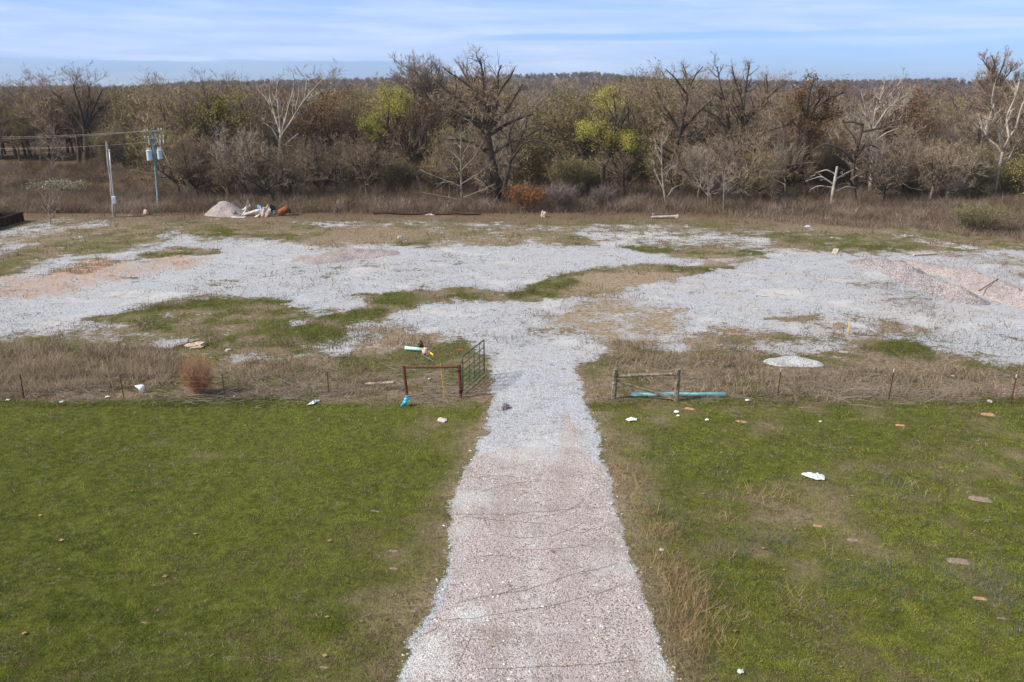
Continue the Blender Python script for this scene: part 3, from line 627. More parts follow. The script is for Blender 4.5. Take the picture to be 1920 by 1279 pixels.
V, T, c = bladefield('c', x, y, 0.04, 0.05 + 0.34 * fbm(x * .7 + 3, y * .7) ** 1.6, 1.0, colm, 0.8, 8)
tag(mk('low_weeds', V, T, M_['blade'], col=c), 'low brown and green weeds creeping over the gravel yard', 'weeds', kind='stuff')
# taller dead weed stems standing on the yard's grassy strips
x, y = pick(130000, -100, 2020, 405, 660); cc = cover(x, y); n3 = fbm(x * 0.9 + 3, y * 0.9 + 8)
keep = (rg.random(len(x)) < (1 - cc['grav']) * np.clip((n3 - 0.5) * 3, 0, .8)) & (cc['tan'] < .6); x, y = x[keep], y[keep]
V, T, c = bladefield('d', x, y, 0.2, 0.6, 0.7, lambda x, y, r_: lerpc((0.07, 0.048, 0.034), (0.20, 0.145, 0.10), r_.random(len(x))), 0.35, 9)
tag(mk('dead_weeds', V, T, M_['blade'], col=c), 'thin dead weed stems standing in the grassy strips of the yard', 'weeds', kind='stuff')
# long pale stalks and twigs lying along the fence
n = 4200; px = np.where(rg.random(n) < 0.55, -60 + 960 * rg.random(n), 1150 + 840 * rg.random(n)); py = np.where(rg.random(n) < 0.42, 744 + 8 * rg.normal(size=n), 708 + 24 * rg.normal(size=n))
py = np.clip(py, 668, 766)
dens = fbm(px * 0.012, py * 0.03); k = rg.random(n) < np.clip((dens - 0.36) * 4, 0, 1); px, py = px[k], py[k]; n = len(px)
x, y, dz_ = ray(px, py); tt = H / (-dz_); x = x * tt; y = y * tt
an = rg.normal(size=n) * 0.55 + np.where(rg.random(n) < .5, 0, np.pi); Ls = 0.4 + 1.1 * rg.random(n) ** 2
d = np.stack([np.cos(an), np.sin(an) * 0.8, np.abs(rg.normal(size=n)) * 0.35], 1); d = norm(d)
P = np.empty((n, 4, 3)); P[:, 0] = np.stack([x, y, hgt(x, y) + 0.03 + 0.1 * rg.random(n)], 1)
for q in range(1, 4):
    d = norm(d + rg.normal(size=d.shape) * 0.05 - np.array([0, 0, 0.06])); P[:, q] = P[:, q - 1] + d * (Ls / 3)[:, None]
P[..., 2] = np.maximum(P[..., 2], 0.03)
V, Q = tubes(P, np.linspace(1, .5, 4)[None] * (0.0035 + 0.006 * rg.random(n) ** 2)[:, None], 4)
cst = lerpc((0.26, 0.21, 0.18), (0.52, 0.46, 0.40), rg.random(n)); c = np.repeat(cst, 16, 0)
tag(mk('dead_stalks', V, Q, M_['blade'], col=c), 'tangle of long pale dead stalks and twigs lying along the fence', 'dead stalks', kind='stuff')
# thin dry runners lying across the drive
Ps = []
for (pts) in [[(850, 962), (960, 963), (1040, 968), (1080, 950), (1115, 918), (1140, 908)], [(868, 968), (950, 975), (1050, 984)], [(960, 960), (1030, 958), (1100, 948), (1145, 950)], [(905, 968), (920, 1000), (970, 1010), (1040, 1005), (1098, 980)], [(960, 952), (1000, 966)], [(930, 1040), (1000, 1050)],
              [(830, 1165), (900, 1160), (960, 1150), (1060, 1130), (1130, 1110), (1175, 1095)], [(850, 1135), (910, 1118), (1000, 1105), (1080, 1075), (1160, 1055)], [(960, 1032), (1040, 1030), (1110, 1020)], [(900, 1258), (1000, 1255), (1120, 1245), (1200, 1240)], [(860, 1250), (875, 1215), (885, 1195)], [(900, 920), (960, 905), (1010, 900)],
              [(780, 1165), (830, 1160)], [(760, 1210), (820, 1180)], [(875, 1050), (940, 1040), (990, 1055)], [(850, 1010), (885, 1035), (895, 1060)], [(1050, 990), (1085, 1000), (1120, 990)], [(885, 895), (950, 890), (1060, 905)], [(905, 1128), (950, 1110), (1000, 1095)]]:
    w_ = [(G(a + random.Random(a).uniform(-3, 3), b) + Vector((0, 0, 0.035))) for a, b in pts]
    q, l = resample(w_, 14); q[:, 1] += rg.normal(size=14) * 0.025; q[:, 2] = hgt(q[:, 0], q[:, 1]) + 0.012; Ps.append(q)
V, Q = tubes(np.array(Ps), np.full((len(Ps), 14), 0.0045), 4)
tag(mk('dry_runners', V, Q, mat('dry_vine', (0.15, 0.105, 0.075), var=.3)), 'thin dry brown grass runners trailing across the gravel drive', 'dry runners', kind='stuff')
# fallen leaves blown over the grass
n = 46; px = rg.uniform(-40, 1960, n); py = 770 + 520 * rg.random(n); x, y, dz_ = ray(px, py); tt = H / (-dz_); x, y = x * tt, y * tt; V = []
for k in range(n):
    a = rg.uniform(0, 6.28); l = .05 + .05 * rg.random(); z = float(hgt(x[k], y[k])) + .05
    for q in range(5): b_ = a + (q - 2) * .62; rr_ = l * (1, .55, 1, .5, .9)[q]; V.append((x[k] + math.cos(b_) * rr_, y[k] + math.sin(b_) * rr_, z + .02 * rg.random()))
    V.append((x[k] - math.cos(a) * l * .5, y[k] - math.sin(a) * l * .5, z))
V = np.array(V); T = np.arange(n * 6).reshape(-1, 6)
tag(mk('fallen_leaves', V, T, M_['blade'], col=np.repeat(lerpc((0.26, 0.14, 0.06), (0.55, 0.36, 0.18), rg.random(n)), 6, 0)), 'scattered tan fallen leaves lying on the grass', 'fallen leaves', kind='stuff')
# loose stones on the drive and its edges
x, y = pick(15000, 700, 1330, 700, 1300); cc = cover(x, y)
edge = np.exp(-((cc['road'] - 0.5) / 0.28) ** 2); keep = rg.random(len(x)) < np.clip(0.06 * cc['road'] + 0.42 * edge * (cc['road'] > .12), 0, 1); x, y = x[keep], y[keep]; n = len(x)
ico = np.array([(0, 0, 1), (1, 0, 0), (0, 1, 0), (-1, 0, 0), (0, -1, 0), (0, 0, -1.0)]); fc = np.array([(0, 1, 2), (0, 2, 3), (0, 3, 4), (0, 4, 1), (5, 2, 1), (5, 3, 2), (5, 4, 3), (5, 1, 4)])
s_ = 0.016 + 0.03 * rg.random(n) ** 3; V = ico[None] * s_[:, None, None] * (0.6 + 0.7 * rg.random((n, 6, 1))); th_ = rg.random(n) * 6.28
cz, sz = np.cos(th_)[:, None], np.sin(th_)[:, None]
V = np.stack([V[..., 0] * cz - V[..., 1] * sz, V[..., 0] * sz + V[..., 1] * cz, V[..., 2] * 0.7], -1) + np.stack([x, y, hgt(x, y) + s_ * 0.3], 1)[:, None]
T = (fc[None] + 6 * np.arange(n)[:, None, None]).reshape(-1, 3); c = np.repeat(lerpc((0.34, 0.32, 0.31), (0.74, 0.73, 0.73), rg.random(n)), 6, 0)
tag(mk('loose_gravel', V.reshape(-1, 3), T, mat_col('loose_stone'), col=c), 'loose white stones scattered on the drive and its edges', 'gravel', kind='stuff')
# ------------------------------------------------------------------ trees
def flesh(rg, P, Rr, L, dens=(1.0, 1.6, 2.4, 5.0), ratio=(0.5, 0.5, 0.5), ang=((30, 65), (25, 60), (20, 60)), up=0.10, wig=0.16, t0=0.2, tww=0.034, twl=(0.3, 0.75), kr=0.85):
    """grow branches on limbs; returns stout wood (tubes), fine wood (thin tubes + twigs)"""
    a = spawn(rg, P, Rr, L, dens[0] * L, t0, 1.0, ratio[0], ang[0], 7, wig, up, rr=kr)
    b = spawn(rg, *a, dens[1] * a[2], 0.15, 1.0, ratio[1], ang[1], 5, wig * 1.2, up, rr=kr)
    c = spawn(rg, *b, dens[2] * b[2], 0.1, 1.0, ratio[2], ang[2], 4, wig * 1.3, up, rr=kr)
    N = int(c[2].sum() * dens[3] * 1.35) + 10
    pi = rg.integers(0, len(c[2]), N); tt = rg.random(N) ** 0.7 * 3; i = np.clip(tt.astype(int), 0, 2); f = (tt - i)[:, None]
    pos = c[0][pi, i] * (1 - f) + c[0][pi, i + 1] * f; pd = norm(c[0][pi, i + 1] - c[0][pi, i])
    D = norm(pd + 0.8 * rperp(rg, pd) * rg.random((N, 1)) * 1.3 + np.array([0, 0, up * 1.5]))
    Ls = twl[0] + (twl[1] - twl[0]) * rg.random(N)
    return a, b, c, (pos, D, Ls, np.full(N, tww))
def build_tree(name, loc, P, Rr, L, bark, twc, label, cat='tree', group=None, leaf=None, seed=1, S=7, col2=None, extra=None, **kw):
    rg = np.random.default_rng(seed)
    root = empty(name, loc, label, cat, group)
    a, b, c, (tp, td, tl, tw) = flesh(rg, P, Rr, L, **kw)
    V1, Q1 = tubes(P, Rr, S); V2, Q2 = tubes(a[0], a[1], 5)
    mk('trunk', np.concatenate([V1, V2]), np.concatenate([Q1, Q2 + len(V1)]), bark, root, smooth=True)
    VS = []; QS = []; TS = []; CS = []; o = 0
    def addc(V, F_, isq, col):
        nonlocal o
        VS.append(V); (QS if isq else TS).append(F_ + o); CS.append(col); o += len(V)
    c0, c1 = twc
    for br, S_ in ((b, 4), (c, 3)):
        V, Q = tubes(br[0], br[1], S_); K = br[0].shape[1]
        addc(V, Q, True, np.repeat(lerpc(c0, c1, rg.random(len(br[0]))), K * S_, 0))
    V, T = blades(rg, tp, td, tl, tw); addc(V, T, False, np.repeat(lerpc(c0, c1, rg.random(len(tp))), 3, 0))
    if leaf:
        l0, l1, n, size, region = leaf
        sel = rg.integers(0, len(tp), n)
        if region is not None:
            k = region(tp[sel]); sel = sel[rg.random(len(sel)) < k]
        n = len(sel)
        lp = tp[sel] + td[sel] * (tl[sel] * rg.random(n) ** 0.5)[:, None] + rg.normal(size=(n, 3)) * 0.28
        D = norm(rg.normal(size=(n, 3)) + np.array([0, 0, .2]))
        V, T = blades(rg, lp, D, size * (0.6 + 0.8 * rg.random(n)), size * (0.6 + 0.6 * rg.random(n)))
        u = np.clip(rg.random(n) * 0.7 + 0.3 * rg.random(n), 0, 1)
        addc(V, T, False, np.repeat(lerpc(l0, l1, u), 3, 0))
    polys = [np.concatenate(QS)] + ([np.concatenate(TS)] if TS else [])
    mk('crown', np.concatenate(VS), polys, M_['twig'], root, col=np.concatenate(CS))
    return root
TW = ((0.190, 0.140, 0.096), (0.370, 0.285, 0.205))
TWD = ((0.125, 0.095, 0.068), (0.250, 0.195, 0.145))
TWG = ((0.22, 0.18, 0.145), (0.40, 0.335, 0.275))
TWW = ((0.36, 0.31, 0.26), (0.62, 0.56, 0.49))
TWR = ((0.17, 0.105, 0.06), (0.29, 0.19, 0.115))
YG = ((0.25, 0.24, 0.05), (0.50, 0.465, 0.11)); OL = ((0.170, 0.155, 0.045), (0.31, 0.28, 0.085)); RB = ((0.165, 0.105, 0.06), (0.28, 0.185, 0.10))
def hero(name, label, trunks, seed, bark='bark', tw=TW, leaf=None, cat='tree', jit=0.9, **kw):
    """trunks: list of (photo polyline, w0, w1) in photo px, all at the distance of the first trunk's foot; given random depth"""
    rr = random.Random(seed); b0 = trunks[0][0][0]
    base = G(*b0); Y = base.y; base.z = hz(base); mains = []; s = Y / CT / F
    for j, (pts, w0, w1) in enumerate(trunks):
        off = 0; q = []; sg = rr.uniform(-1, 1)
        start = 0.0
        for k, p in enumerate(pts):
            v = A(p[0], p[1], Y); dd = (v - base).length
            if j: start = sg * jit * 0.28 * math.hypot(p[0] - pts[0][0], p[1] - pts[0][1]) * s * (1 + 0.3 * rr.uniform(-1, 1))
            else: start = 0.0 if k == 0 else start + rr.uniform(-.1, .1)
            v = A(p[0], p[1], Y + start)
            q.append(v - base)
        if j == 0: q[0] = Vector((0, 0, -0.15))
        mains.append((q, w0 * s / 2, w1 * s / 2))
    P, Rr, L = limbset(mains)
    lf = None
    if leaf:
        lc, n, size, reg = leaf; region = None
        if reg:
            def region(v, reg=reg, base=base):
                w_ = v + np.array(base)[None]; px, py = to_px(w_[:, 0], w_[:, 1], w_[:, 2]); k = np.zeros(len(v))
                for (cx, cy, rx, ry) in reg: k = np.maximum(k, np.clip(1.5 - 1.3 * np.hypot((px - cx) / rx, (py - cy) / ry), 0, 1))
                return k
        lf = (lc[0], lc[1], n, size, region)
    return build_tree(name, base, P, Rr, L, M_[bark], tw, label, cat, None, lf, seed, **kw)
hero('bare_tree', 'tallest bare tree with a massive forked trunk and wide fan crown near the middle', [
    ([(935, 388), (930, 340), (918, 290), (912, 245)], 19, 14), ([(912, 252), (895, 225), (880, 200), (852, 180), (830, 164), (815, 148)], 10, 3), ([(912, 247), (905, 205), (888, 165), (870, 140), (862, 122)], 10, 2.5),
    ([(912, 245), (915, 200), (905, 160), (905, 132), (900, 112)], 10, 2.5), ([(915, 242), (930, 205), (935, 170), (932, 138), (940, 122)], 9, 2.5), ([(916, 244), (945, 210), (965, 182), (980, 158)], 9, 2.5),
    ([(912, 250), (880, 222), (848, 206), (822, 196)], 7, 2), ([(914, 256), (945, 236), (975, 222), (1000, 214)], 7, 2), ([(918, 290), (895, 270), (862, 262), (835, 262)], 7, 2), ([(920, 292), (945, 274), (970, 262), (990, 262)], 6, 2),
    ([(888, 168), (868, 152), (845, 138), (830, 125)], 5, 2), ([(935, 172), (955, 148), (965, 128)], 5, 2)], 101, bark='bark_dark', dens=(1.9, 2.5, 3.0, 5.0), ratio=(.34, .52, .55), up=.03, wig=.2, t0=.12, tww=.026)
hero('bare_tree', 'large dark spreading bare tree behind the wooden pole, at far left', [
    ([(160, 306), (163, 270), (158, 238)], 12, 9), ([(158, 244), (140, 215), (120, 192), (106, 176)], 6, 2), ([(158, 240), (150, 200), (140, 172), (138, 158)], 6, 2), ([(160, 236), (165, 195), (168, 162)], 6, 2),
    ([(160, 240), (180, 210), (205, 190), (228, 176)], 6, 2), ([(160, 238), (176, 200), (192, 168)], 6, 2), ([(162, 258), (190, 244), (226, 234)], 5, 2), ([(160, 256), (130, 240), (108, 228)], 5, 2), ([(149, 308), (147, 270), (138, 238), (128, 215)], 8, 3)],
    102, bark='bark_dark', tw=TWD, dens=(1.0, 1.5, 2.0, 3.5), ratio=(.42, .5, .5), up=.12)
hero('sycamore', 'white-limbed bare sycamore with upswept branches, left of the tallest tree', [
    ([(523, 352), (524, 290), (527, 252)], 7, 5.5), ([(527, 254), (515, 215), (500, 185), (484, 168)], 4, 1.6), ([(527, 252), (522, 200), (518, 165), (525, 144)], 4.5, 1.6), ([(528, 250), (540, 205), (550, 170), (552, 148)], 4, 1.6),
    ([(528, 254), (548, 225), (565, 195), (590, 165), (606, 148)], 4.5, 1.6), ([(545, 232), (566, 205), (574, 170), (575, 146)], 3.5, 1.5), ([(525, 268), (510, 240), (488, 226)], 3, 1.4), ([(524, 280), (545, 262), (560, 250)], 3, 1.4), ([(515, 215), (505, 180), (508, 150)], 3, 1.4)],
    103, bark='bark_white', tw=TWW, dens=(.8, 1.2, 1.8, 3.0), ratio=(.38, .45, .5), up=.16)
hero('budding_tree', 'dark-limbed low tree dusted with olive green buds, right of the utility pole', [
    ([(392, 350), (390, 310), (388, 280)], 9, 7), ([(388, 284), (370, 258), (352, 238), (338, 216)], 6, 2), ([(388, 280), (402, 252), (426, 237), (452, 226)], 6, 2), ([(388, 282), (384, 240), (366, 205)], 5.5, 2), ([(390, 280), (410, 240), (405, 196)], 5.5, 2), ([(392, 284), (420, 264), (456, 262)], 5, 2), ([(390, 282), (372, 268), (345, 262)], 4, 1.5)],
    104, bark='bark_dark', tw=TWD, leaf=(OL, 9000, .17, [(365, 200, 50, 34), (345, 245, 30, 40), (420, 215, 50, 40)]), dens=(1.0, 1.7, 2.2, 4), ratio=(.45, .5, .5), up=.1)
hero('leafing_tree', 'yellow-green leafing tree leaning left, left of the tallest tree', [
    ([(797, 350), (775, 308), (750, 275), (726, 242)], 12, 6), ([(726, 244), (706, 222), (690, 204)], 4.5, 1.5), ([(726, 242), (729, 205), (722, 172)], 4.5, 1.5), ([(732, 252), (752, 215), (752, 182)], 4.5, 1.5), ([(740, 262), (712, 252), (680, 244)], 4, 1.5), ([(760, 288), (735, 270), (698, 264)], 4, 1.5), ([(780, 318), (745, 300), (715, 302)], 4, 1.5), ([(770, 300), (790, 270), (800, 240)], 4, 1.5)],
    105, bark='bark_dark', tw=TW, leaf=(YG, 42000, .10, [(725, 195, 50, 40), (690, 250, 38, 30), (730, 180, 26, 22)]), dens=(1.6, 2.3, 2.8, 5), ratio=(.48, .55, .5), up=.14)
hero('bare_tree', 'small pale bare sycamore with whorled branches down to the brush, front centre', [
    ([(866, 392), (865, 340), (864, 290), (865, 234)], 5.5, 1.3), ([(866, 376), (830, 368), (788, 360)], 2.6, .9), ([(866, 372), (900, 358), (928, 345)], 2.6, .9), ([(865, 350), (830, 336), (785, 318)], 2.6, .9), ([(865, 345), (900, 325), (925, 300)], 2.6, .9), ([(865, 325), (835, 305), (806, 288)], 2.4, .8),
    ([(865, 320), (890, 295), (905, 265)], 2.4, .8), ([(865, 300), (846, 275), (832, 252)], 2.2, .8), ([(865, 295), (880, 270), (886, 245)], 2.2, .8), ([(866, 386), (832, 386), (800, 380)], 2.4, .8), ([(866, 384), (905, 384), (925, 380)], 2.4, .8), ([(866, 360), (850, 340), (815, 345)], 2.2, .8)],
    106, bark='bark_grey', tw=TWG, dens=(.9, 1.2, 1.5, 2.2), ratio=(.36, .45, .5), up=.07, ang=((35, 60), (30, 60), (25, 60)))
hero('bare_tree', 'slim dark tree arching over to the right, beside the tallest tree', [
    ([(942, 390), (945, 350), (955, 312), (960, 284)], 8, 6), ([(960, 290), (975, 264), (998, 250), (1014, 240)], 5, 2), ([(958, 300), (980, 268), (1003, 262), (1034, 272)], 5, 2), ([(960, 286), (954, 252), (966, 225)], 4.5, 2), ([(975, 264), (985, 240), (990, 215)], 3.5, 1.5)],
    107, bark='bark_dark', tw=TW, dens=(1.0, 1.8, 2.4, 4.5), ratio=(.45, .5, .5), up=.08)
hero('leafing_tree', 'tree with an S-curved dark trunk and yellow-green leaf clumps, right of the tallest tree', [
    ([(1172, 378), (1166, 332), (1150, 302), (1143, 285)], 8, 6.5), ([(1143, 288), (1120, 270), (1092, 256)], 4.5, 1.6), ([(1143, 286), (1150, 250), (1155, 215), (1150, 175)], 5, 1.6), ([(1145, 292), (1175, 270), (1202, 262)], 4, 1.5), ([(1143, 286), (1125, 250), (1120, 215)], 4.5, 1.5), ([(1150, 250), (1175, 220), (1185, 190)], 4, 1.5), ([(1133, 352), (1130, 322), (1136, 304), (1143, 290)], 9, 6)],
    108, bark='bark_dark', tw=TW, leaf=(YG, 30000, .10, [(1105, 250, 42, 30), (1140, 188, 32, 24), (1160, 262, 48, 26)]), dens=(1.6, 2.3, 2.8, 5), ratio=(.48, .55, .5), up=.12)
hero('bare_tree', 'tall twisted dark tree over the skyline, left one of the right-hand pair', [
    ([(1268, 366), (1270, 315), (1265, 282), (1275, 247)], 12, 9), ([(1275, 252), (1255, 215), (1240, 190), (1230, 165)], 6, 2), ([(1275, 248), (1286, 200), (1290, 165), (1285, 135)], 7, 2), ([(1275, 248), (1305, 215), (1332, 190)], 6, 2), ([(1265, 288), (1235, 272), (1210, 250)], 6, 2), ([(1286, 175), (1265, 145), (1248, 130)], 4, 1.6),
    ([(1288, 172), (1305, 140), (1318, 125)], 4, 1.6), ([(1270, 302), (1240, 292), (1225, 265)], 5, 2), ([(1272, 270), (1300, 262), (1322, 245)], 4, 1.6)], 109, bark='bark_dark', tw=TW, dens=(1.5, 2.3, 2.8, 4.5), ratio=(.38, .52, .55), up=.04, wig=.22, t0=.12, tww=.026)
hero('bare_tree', 'tall dark tree with a wide forked crown, right one of the right-hand pair', [
    ([(1372, 366), (1375, 308), (1380, 272)], 14, 11), ([(1380, 278), (1365, 245), (1345, 218), (1318, 206)], 7, 2), ([(1380, 272), (1392, 235), (1395, 195), (1400, 150), (1406, 122)], 8, 2), ([(1382, 274), (1420, 256), (1450, 242), (1482, 234)], 7, 2), ([(1380, 272), (1400, 228), (1430, 192), (1462, 162)], 7, 2),
    ([(1370, 252), (1360, 200), (1350, 160), (1345, 125)], 6, 1.8), ([(1395, 198), (1380, 158), (1372, 124)], 5, 1.6), ([(1385, 285), (1425, 272), (1450, 275)], 5, 1.6), ([(1430, 192), (1440, 165), (1436, 140)], 4, 1.5)], 110, bark='bark_dark', tw=TW, dens=(1.5, 2.3, 2.8, 4.5), ratio=(.38, .52, .55), up=.04, wig=.22, t0=.12, tww=.026)
hero('budding_tree', 'tree with a rusty brown budding crown, right of the right-hand pair of tall dark trees', [
    ([(1512, 362), (1515, 290), (1513, 228)], 9, 6.5), ([(1513, 232), (1504, 195), (1490, 168)], 4.5, 1.6), ([(1513, 230), (1530, 200), (1560, 182), (1588, 172)], 4.5, 1.6), ([(1513, 230), (1516, 190), (1522, 158)], 4.5, 1.6), ([(1514, 245), (1545, 222), (1578, 210)], 4.5, 1.6), ([(1514, 255), (1494, 236), (1478, 220)], 4, 1.5), ([(1525, 205), (1545, 175), (1555, 158)], 4, 1.5)],
    111, bark='bark_dark', tw=TWR, leaf=(RB, 12000, .15, None), dens=(1.2, 2.0, 2.7, 5), ratio=(.42, .5, .5), up=.14)
hero('sycamore', 'pale-branched bare tree with a white-tipped crown, right of the rusty budding tree', [
    ([(1632, 362), (1636, 295), (1634, 245)], 8, 6), ([(1635, 250), (1641, 205), (1655, 172), (1660, 146)], 4.5, 1.6), ([(1636, 246), (1665, 202), (1702, 176)], 4.5, 1.6), ([(1634, 252), (1624, 210), (1614, 168)], 4.5, 1.6), ([(1642, 208), (1678, 168), (1690, 150)], 3.5, 1.4), ([(1634, 270), (1660, 250), (1685, 240)], 3.5, 1.4), ([(1634, 260), (1610, 235), (1596, 205)], 3.5, 1.4)],
    112, bark='bark_white', tw=TWG, dens=(1.0, 1.7, 2.3, 4), ratio=(.42, .5, .5), up=.14)
hero('bare_tree', 'dark crooked tree bowing to the left over the white dead snag', [
    ([(1606, 388), (1600, 350), (1600, 302), (1612, 262), (1618, 232)], 8, 5), ([(1602, 304), (1575, 277), (1545, 268), (1526, 282)], 5, 2), ([(1615, 248), (1650, 240), (1682, 226)], 4.5, 1.8), ([(1618, 234), (1596, 228), (1580, 230)], 4, 1.6), ([(1600, 346), (1585, 344), (1570, 348)], 4, 1.6), ([(1606, 285), (1630, 270), (1650, 280)], 3.5, 1.4)],
    113, bark='bark_dark', tw=TWD, dens=(.9, 1.6, 2.2, 4), ratio=(.42, .5, .5), up=.08)
hero('dead_snag', 'stout whitish dead snag with broken stub branches at the front of the wood', [
    ([(1558, 392), (1562, 355), (1570, 312)], 7, 4), ([(1565, 348), (1540, 330), (1510, 340)], 3.5, 1.2), ([(1568, 328), (1550, 318), (1530, 324)], 3, 1.2), ([(1568, 335), (1586, 325), (1600, 318)], 3, 1.2), ([(1563, 352), (1535, 348), (1518, 356)], 3, 1.2), ([(1566, 360), (1585, 350), (1605, 352)], 3, 1.2)],
    114, bark='bark_white', tw=TWW, dens=(.45, .8, 1.0, 1.2), ratio=(.35, .45, .5), up=.03)
hero('sycamore', 'white forked sycamore with bright peeling limbs at the right edge', [
    ([(1862, 378), (1870, 335), (1880, 285)], 5.5, 5), ([(1880, 288), (1872, 245), (1858, 205), (1862, 168), (1868, 148)], 4, 1.6), ([(1880, 285), (1896, 250), (1922, 228), (1955, 214)], 5, 2), ([(1880, 288), (1862, 265), (1845, 262), (1850, 235), (1864, 195)], 4, 1.5), ([(1892, 260), (1886, 220), (1905, 180), (1912, 148)], 4, 1.5), ([(1905, 240), (1915, 200), (1935, 160)], 3.5, 1.4), ([(1870, 320), (1890, 300), (1905, 270)], 3, 1.2)],
    115, bark='bark_white', tw=TWW, dens=(.7, 1.1, 1.7, 3), ratio=(.36, .45, .5), up=.14)
hero('bare_tree', 'very tall bare tree with a rounded top above the skyline at the right edge', [
    ([(1872, 310), (1872, 240), (1870, 190), (1868, 152)], 8, 5), ([(1868, 160), (1855, 130), (1842, 112)], 3.5, 1.4), ([(1868, 155), (1866, 125), (1860, 104)], 3.5, 1.4), ([(1868, 155), (1880, 125), (1886, 104)], 3.5, 1.4), ([(1869, 162), (1892, 138), (1906, 118)], 3.5, 1.4), ([(1870, 180), (1895, 160), (1918, 148)], 3.5, 1.4), ([(1870, 200), (1850, 175), (1836, 150)], 3.5, 1.4)],
    116, bark='bark', tw=TW, dens=(2.0, 2.9, 3.2, 5.0), ratio=(.45, .5, .5), up=.14)
hero('bare_tree', 'slender white crooked trunk leaning right in the thicket near the right edge', [
    ([(1742, 380), (1748, 342), (1764, 312), (1780, 284)], 3.5, 2), ([(1764, 312), (1752, 290), (1745, 265)], 2, 1), ([(1775, 295), (1795, 275), (1810, 262)], 2, 1)], 117, bark='bark_grey', tw=TWG, dens=(.9, 1.2, 1.8, 3), ratio=(.4, .45, .5))
hero('bare_tree', 'clump of thin whitish stems standing before the twisted dark tree', [
    ([(1250, 388), (1243, 345), (1240, 300), (1242, 255)], 4.5, 1.5), ([(1246, 360), (1232, 330), (1222, 300)], 2.6, 1), ([(1244, 345), (1256, 315), (1262, 288)], 2.6, 1), ([(1241, 310), (1230, 280), (1228, 258)], 2.2, .9), ([(1248, 375), (1262, 352), (1280, 345)], 2.4, .9)], 118, bark='bark_grey', tw=TWG, dens=(1.0, 1.4, 1.9, 3), ratio=(.4, .45, .5))
hero('bare_sapling', 'thin pale sapling, left one of two in the brush below the right-hand pair', [([(1328, 392), (1328, 350), (1325, 302)], 2.8, .9), ([(1328, 365), (1315, 350), (1298, 342)], 1.5, .6), ([(1328, 345), (1340, 330), (1350, 322)], 1.5, .6), ([(1327, 330), (1316, 318), (1310, 308)], 1.4, .6)], 119, bark='bark_grey', tw=TWG, dens=(1.1, 1.3, 1.5, 2))
hero('bare_sapling', 'thin pale sapling, right one of two in the brush below the right-hand pair', [([(1357, 398), (1357, 350), (1354, 312)], 2.8, .9), ([(1357, 370), (1370, 352), (1382, 344)], 1.5, .6), ([(1357, 350), (1345, 338), (1338, 328)], 1.5, .6), ([(1356, 335), (1366, 322), (1370, 312)], 1.4, .6)], 120, bark='bark_grey', tw=TWG, dens=(1.1, 1.3, 1.5, 2))
hero('bare_tree', 'tall pinkish-grey bare tree whose fine crown tops the skyline left of the tallest tree', [
    ([(826, 340), (822, 270), (815, 205)], 8, 6), ([(815, 210), (795, 170), (775, 140), (760, 124)], 4.5, 1.6), ([(815, 208), (806, 165), (795, 128)], 4.5, 1.6), ([(815, 206), (820, 165), (822, 128)], 4.5, 1.6), ([(817, 225), (790, 195), (770, 170), (752, 155)], 4, 1.5), ([(817, 222), (838, 185), (846, 150)], 4, 1.5), ([(820, 250), (795, 232), (775, 215)], 4, 1.5)],
    121, bark='bark', tw=TWG, dens=(1.8, 2.7, 3.0, 4.5), ratio=(.52, .55, .55), up=.15)
hero('bare_sapling', 'small bare pale sapling standing alone on the gravel beside the rusty container', [([(95, 421), (93, 405), (90, 388)], 2.6, 1.3), ([(93, 404), (86, 394), (76, 386)], 1.3, .6), ([(91, 390), (84, 372), (72, 358)], 1.3, .6), ([(91, 390), (94, 370), (92, 350)], 1.3, .6), ([(91, 392), (102, 376), (108, 362)], 1.2, .6), ([(94, 408), (104, 395), (112, 388)], 1.1, .5)],
     122, bark='bark_grey', tw=TWG, dens=(1.6, 2.0, 2.4, 3), ratio=(.5, .55, .5), up=.16, twl=(.15, .4), tww=.016)
for (px, py, top, wd, sd_, lb) in [(442, 374, 292, 60, 131, 'small bare young tree in the brush above the gravel heap'), (527, 372, 292, 50, 132, 'small bare young tree in the brush above the rusty tank'), (385, 366, 300, 60, 133, 'small bare grey tree in the brush left of the gravel heap'), (98, 322, 235, 70, 134, 'grey fine-twigged bare tree standing before the dark wood at far left')]:
    hgt_ = py - top
    hero('bare_sapling', lb, [([(px, py), (px + 1, py - hgt_ * .4), (px - 2, py - hgt_ * .75), (px, top)], 3.2, 1)] + [([(px, py - hgt_ * f), (px + s_ * wd * .25, py - hgt_ * (f + .16)), (px + s_ * wd * .45 * (1.1 - f * .6), py - hgt_ * (f + .34 - .1 * f))], 1.8, .7) for f, s_ in ((.2, -1), (.28, 1), (.36, -1), (.44, 1), (.52, -1), (.6, 1))],
         sd_, bark='bark', tw=TW if sd_ != 134 else TWG, dens=(1.3, 1.8, 2.2, 3.5), ratio=(.42, .5, .5), up=.12)
